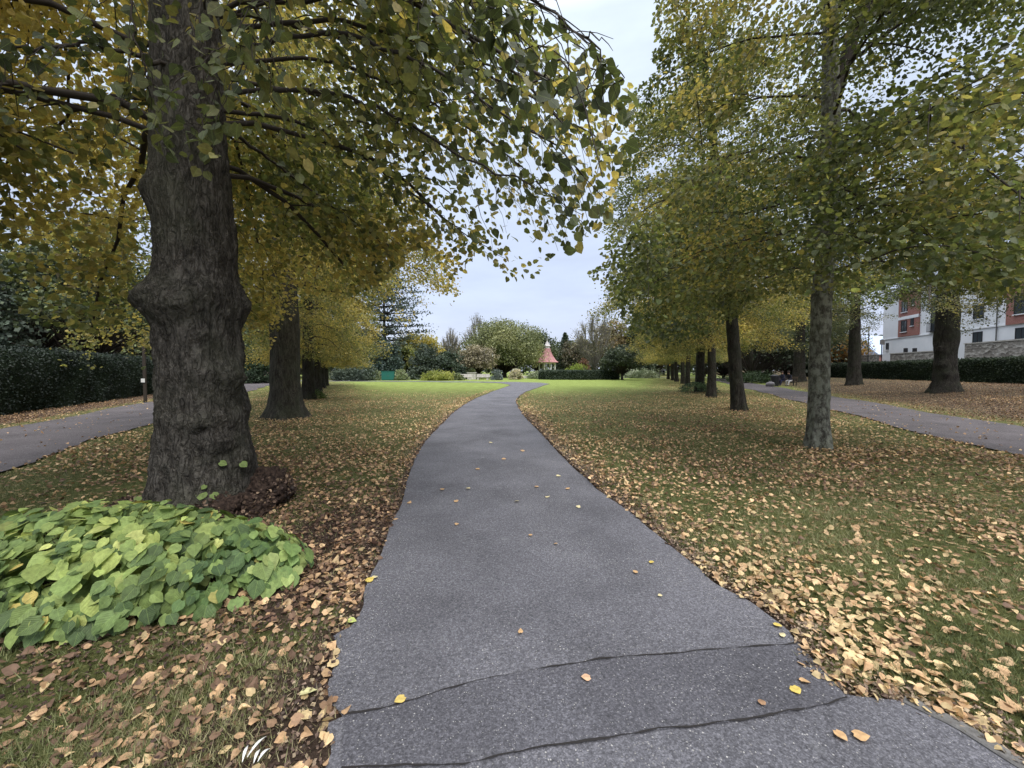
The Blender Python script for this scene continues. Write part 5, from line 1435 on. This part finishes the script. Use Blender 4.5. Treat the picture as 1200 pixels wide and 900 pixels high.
c = mix_node(N, L, 1.0, r_.outputs[0], r2.outputs[0], "MULTIPLY"); L.new(c.outputs[2], b.inputs["Base Color"]); L.new(bump_node(N, L, vo.outputs["Distance"], .05).outputs[0], b.inputs["Normal"])
def wl_(D): return (35.2 + .30 * D, D)
stone_wall("stone_wall", "higher pale stone wall in front of the building, right of the burred trunk", wl_(20), wl_(40.5), .9, 4.25)
stone_wall("stone_wall", "lower pale stone wall in front of the building, left of the burred trunk", wl_(44), wl_(52), .9, 3.7)
stone_wall("stone_wall", "pale stone wall below the bluish building", wl_(55), wl_(68), .9, 3.7)
# low bluish building beyond
b2 = thing("low_building", "low brick building with a pale blue gabled roof beyond the white one", "building", (*at(1020, 78)[:2], 1.3), .25)
M_blue, *_ = nmat("pale_blue_cladding", .6, (.38, .46, .62))
MB().box(-4.5, 4.5, -4, 4, -1, 3.2).build("wall", M_brick, b2)
mb = MB(); mb.add([(-5, -4.5, 3.22), (5, -4.5, 3.22), (5, 4.5, 3.22), (-5, 4.5, 3.22), (-5, 0, 7.2), (5, 0, 7.2)], [(0, 1, 5, 4), (2, 3, 4, 5), (0, 3, 2, 1)]); mb.F[3] = [np.array([(0, 4, 3), (1, 2, 5)])]
mb.build("roof", M_blue, b2)
MB().box(-1, 1, -4.06, -4.003, 1, 2.4).build("window", M_pane, b2)
lamp("lamp_post", "tall black lamp post between the second outer trunk and the white building", (*at(1016.5, 44)[:2], 1.2), Hh(383, 44) - 1.7)
pk = thing("sign_post", "short dark post by the stone wall left of the white building", "post", (*at(1032, 48)[:2], 1.2))
MB().tube([(0, 0, -.1), (0, 0, 4.2)], [.05, .05], 8).build("pole", M_black, pk)
MB().box(-.3, .3, -.08, -.055, 3.5, 4.1).build("sign_plate", M_conc, pk)

# ------------------------------------------------------------------ bench, bin, bag and the two sitters by the right path
M_slat, *_ = nmat("bench_wood", .75, (.12, .085, .06))
bD = 38.0
bxp = at(922, bD); bz = float(gh(np.array([bxp[0]]), np.array([bD]))[0])
bn = thing("park_bench", "dark wooden bench beside the right path under the evergreens", "bench", (bxp[0], bD, bz), R(-70) + math.pi / 2 * 0 - R(10))
# local: seat faces -x
for k in range(4): pass
MB().box(-.25, -.15, -.85, .85, .42, .45).box(-.13, -.03, -.85, .85, .42, .45).box(-.01, .09, -.85, .85, .42, .45).box(.11, .20, -.85, .85, .42, .45).build("seat", M_slat, bn)
MB().box(.22, .25, -.85, .85, .52, .62).box(.24, .27, -.85, .85, .66, .76).box(.26, .29, -.85, .85, .80, .90).build("backrest", M_slat, bn)
for s in (-.75, .75):
    MB().box(-.26, -.21, s - .03, s + .03, -.03, .64).build("leg", M_black, bn)
    MB().box(.19, .24, s - .03, s + .03, -.03, .60).build("leg", M_black, bn)
    MB().box(-.27, .22, s - .035, s + .035, .642, .68).build("armrest", M_black, bn)
bn.rotation_euler = (0, 0, R(25))

def person(label, loc, rz, top, legs, skin=(.45, .28, .2), hair=(.03, .02, .015), lean=.25):
    t = thing("person", label, "person", loc, rz)
    J = {"pel": (0, 0, .52), "sp": (-.06 * lean * 4, 0, .72), "ch": (-.16 * lean * 4, 0, .95), "nk": (-.24 * lean * 4, 0, 1.12), "hd0": (-.27 * lean * 4, 0, 1.20), "hd": (-.30 * lean * 4, 0, 1.32)}
    E = [("pel", "sp"), ("sp", "ch"), ("ch", "nk"), ("nk", "hd0"), ("hd0", "hd")]
    rad = {"pel": .15, "sp": .14, "ch": .16, "nk": .065, "hd0": .085, "hd": .105}
    cx = J["ch"][0]
    for s, n_ in ((-1, "L"), (1, "R")):
        J["hp" + n_] = (-.02, s * .10, .50); J["kn" + n_] = (-.46, s * .13, .50 + .02 * s); J["an" + n_] = (-.50 + .08 * s, s * .13, .10); J["ft" + n_] = (-.68 + .08 * s, s * .14, .05)
        rad.update({"hp" + n_: .10, "kn" + n_: .07, "an" + n_: .048, "ft" + n_: .045})
        J["sh" + n_] = (cx - .02, s * .19, 1.02); J["el" + n_] = (cx - .12, s * .24, .78); J["wr" + n_] = (cx - .32, s * .14, .64); J["ha" + n_] = (cx - .40, s * .11, .62)
        rad.update({"sh" + n_: .065, "el" + n_: .048, "wr" + n_: .034, "ha" + n_: .038})
        E += [("pel", "hp" + n_), ("hp" + n_, "kn" + n_), ("kn" + n_, "an" + n_), ("an" + n_, "ft" + n_), ("ch", "sh" + n_), ("sh" + n_, "el" + n_), ("el" + n_, "wr" + n_), ("wr" + n_, "ha" + n_)]
    keys = list(J); idx = {k: i for i, k in enumerate(keys)}
    me = bpy.data.meshes.new("body"); me.from_pydata([J[k] for k in keys], [(idx[a], idx[b_]) for a, b_ in E], [])
    o = bpy.data.objects.new("body", me); COL.objects.link(o); o.parent = t
    mod = o.modifiers.new("skin", "SKIN"); 
    for k in keys: me.skin_vertices[0].data[idx[k]].radius = (rad[k], rad[k])
    me.skin_vertices[0].data[0].use_root = True
    o.modifiers.new("sub", "SUBSURF").levels = 2; o.modifiers["sub"].render_levels = 2
    m, N, L, b = nmat("person_cloth", .85)
    tcx = N.new("ShaderNodeTexCoord"); sp = N.new("ShaderNodeSeparateXYZ"); L.new(tcx.outputs["Object"], sp.inputs[0])
    low = mathn(N, L, "LESS_THAN", sp.outputs[2], .60); front = mathn(N, L, "LESS_THAN", sp.outputs[2], .11); face = mathn(N, L, "GREATER_THAN", sp.outputs[2], 1.14)
    c1 = mix_node(N, L, low, top, legs); c2 = mix_node(N, L, front, c1.outputs[2], (.02, .02, .02)); c3 = mix_node(N, L, face, c2.outputs[2], skin)
    L.new(c3.outputs[2], b.inputs["Base Color"]); me.materials.append(m)
    mh, *_ = nmat("person_hair", .8, hair)
    blob("hair", t, mh, np.array(J["hd"]) + [.03, 0, .035], (.12, .115, .115), 5, .12, 20, 5)
    return t
cb2, sb2 = math.cos(R(25)), math.sin(R(25))
person("person in dark clothes sitting bent forward on the bench with pale trousers", (bxp[0] + sb2 * .35, bD - cb2 * .35, bz), R(25), (.02, .02, .03), (.45, .44, .45), lean=.30)
person("person in dark clothes and trousers sitting on the far side of the bench", (bxp[0] - sb2 * .35, bD + cb2 * .35, bz), R(25), (.02, .022, .04), (.015, .017, .05), lean=.12)
lb = thing("litter_bin", "black rounded litter bin at the left end of the bench", "bin", (*at(908, 37.5)[:2], bz - .05))
MB().lathe([(.001, -.05), (.30, -.05), (.32, 0), (.34, .9), (.001, .902)], 20).build("body", M_black, lb)
MB().lathe([(.001, .904), (.37, .904), (.36, 1.05), (.2, 1.16), (.001, 1.18)], 20).build("lid", M_black, lb)
bg_ = thing("bag", "grey slumped bag on the ground to the left of the litter bin", "bag", (*at(903, 36.6)[:2], bz - .05))
M_grey, *_ = nmat("grey_cloth", .9, (.16, .15, .16))
blob("sack", bg_, M_grey, np.array([0, 0, .24]), (.42, .3, .28), 3, .25, 30, 3)
MB().tube([(-.1, 0, .48), (-.08, 0, .60), (.08, 0, .60), (.1, 0, .48)], [.015] * 4, 6).build("handle", M_grey, bg_)
print("objects", len(bpy.data.objects))
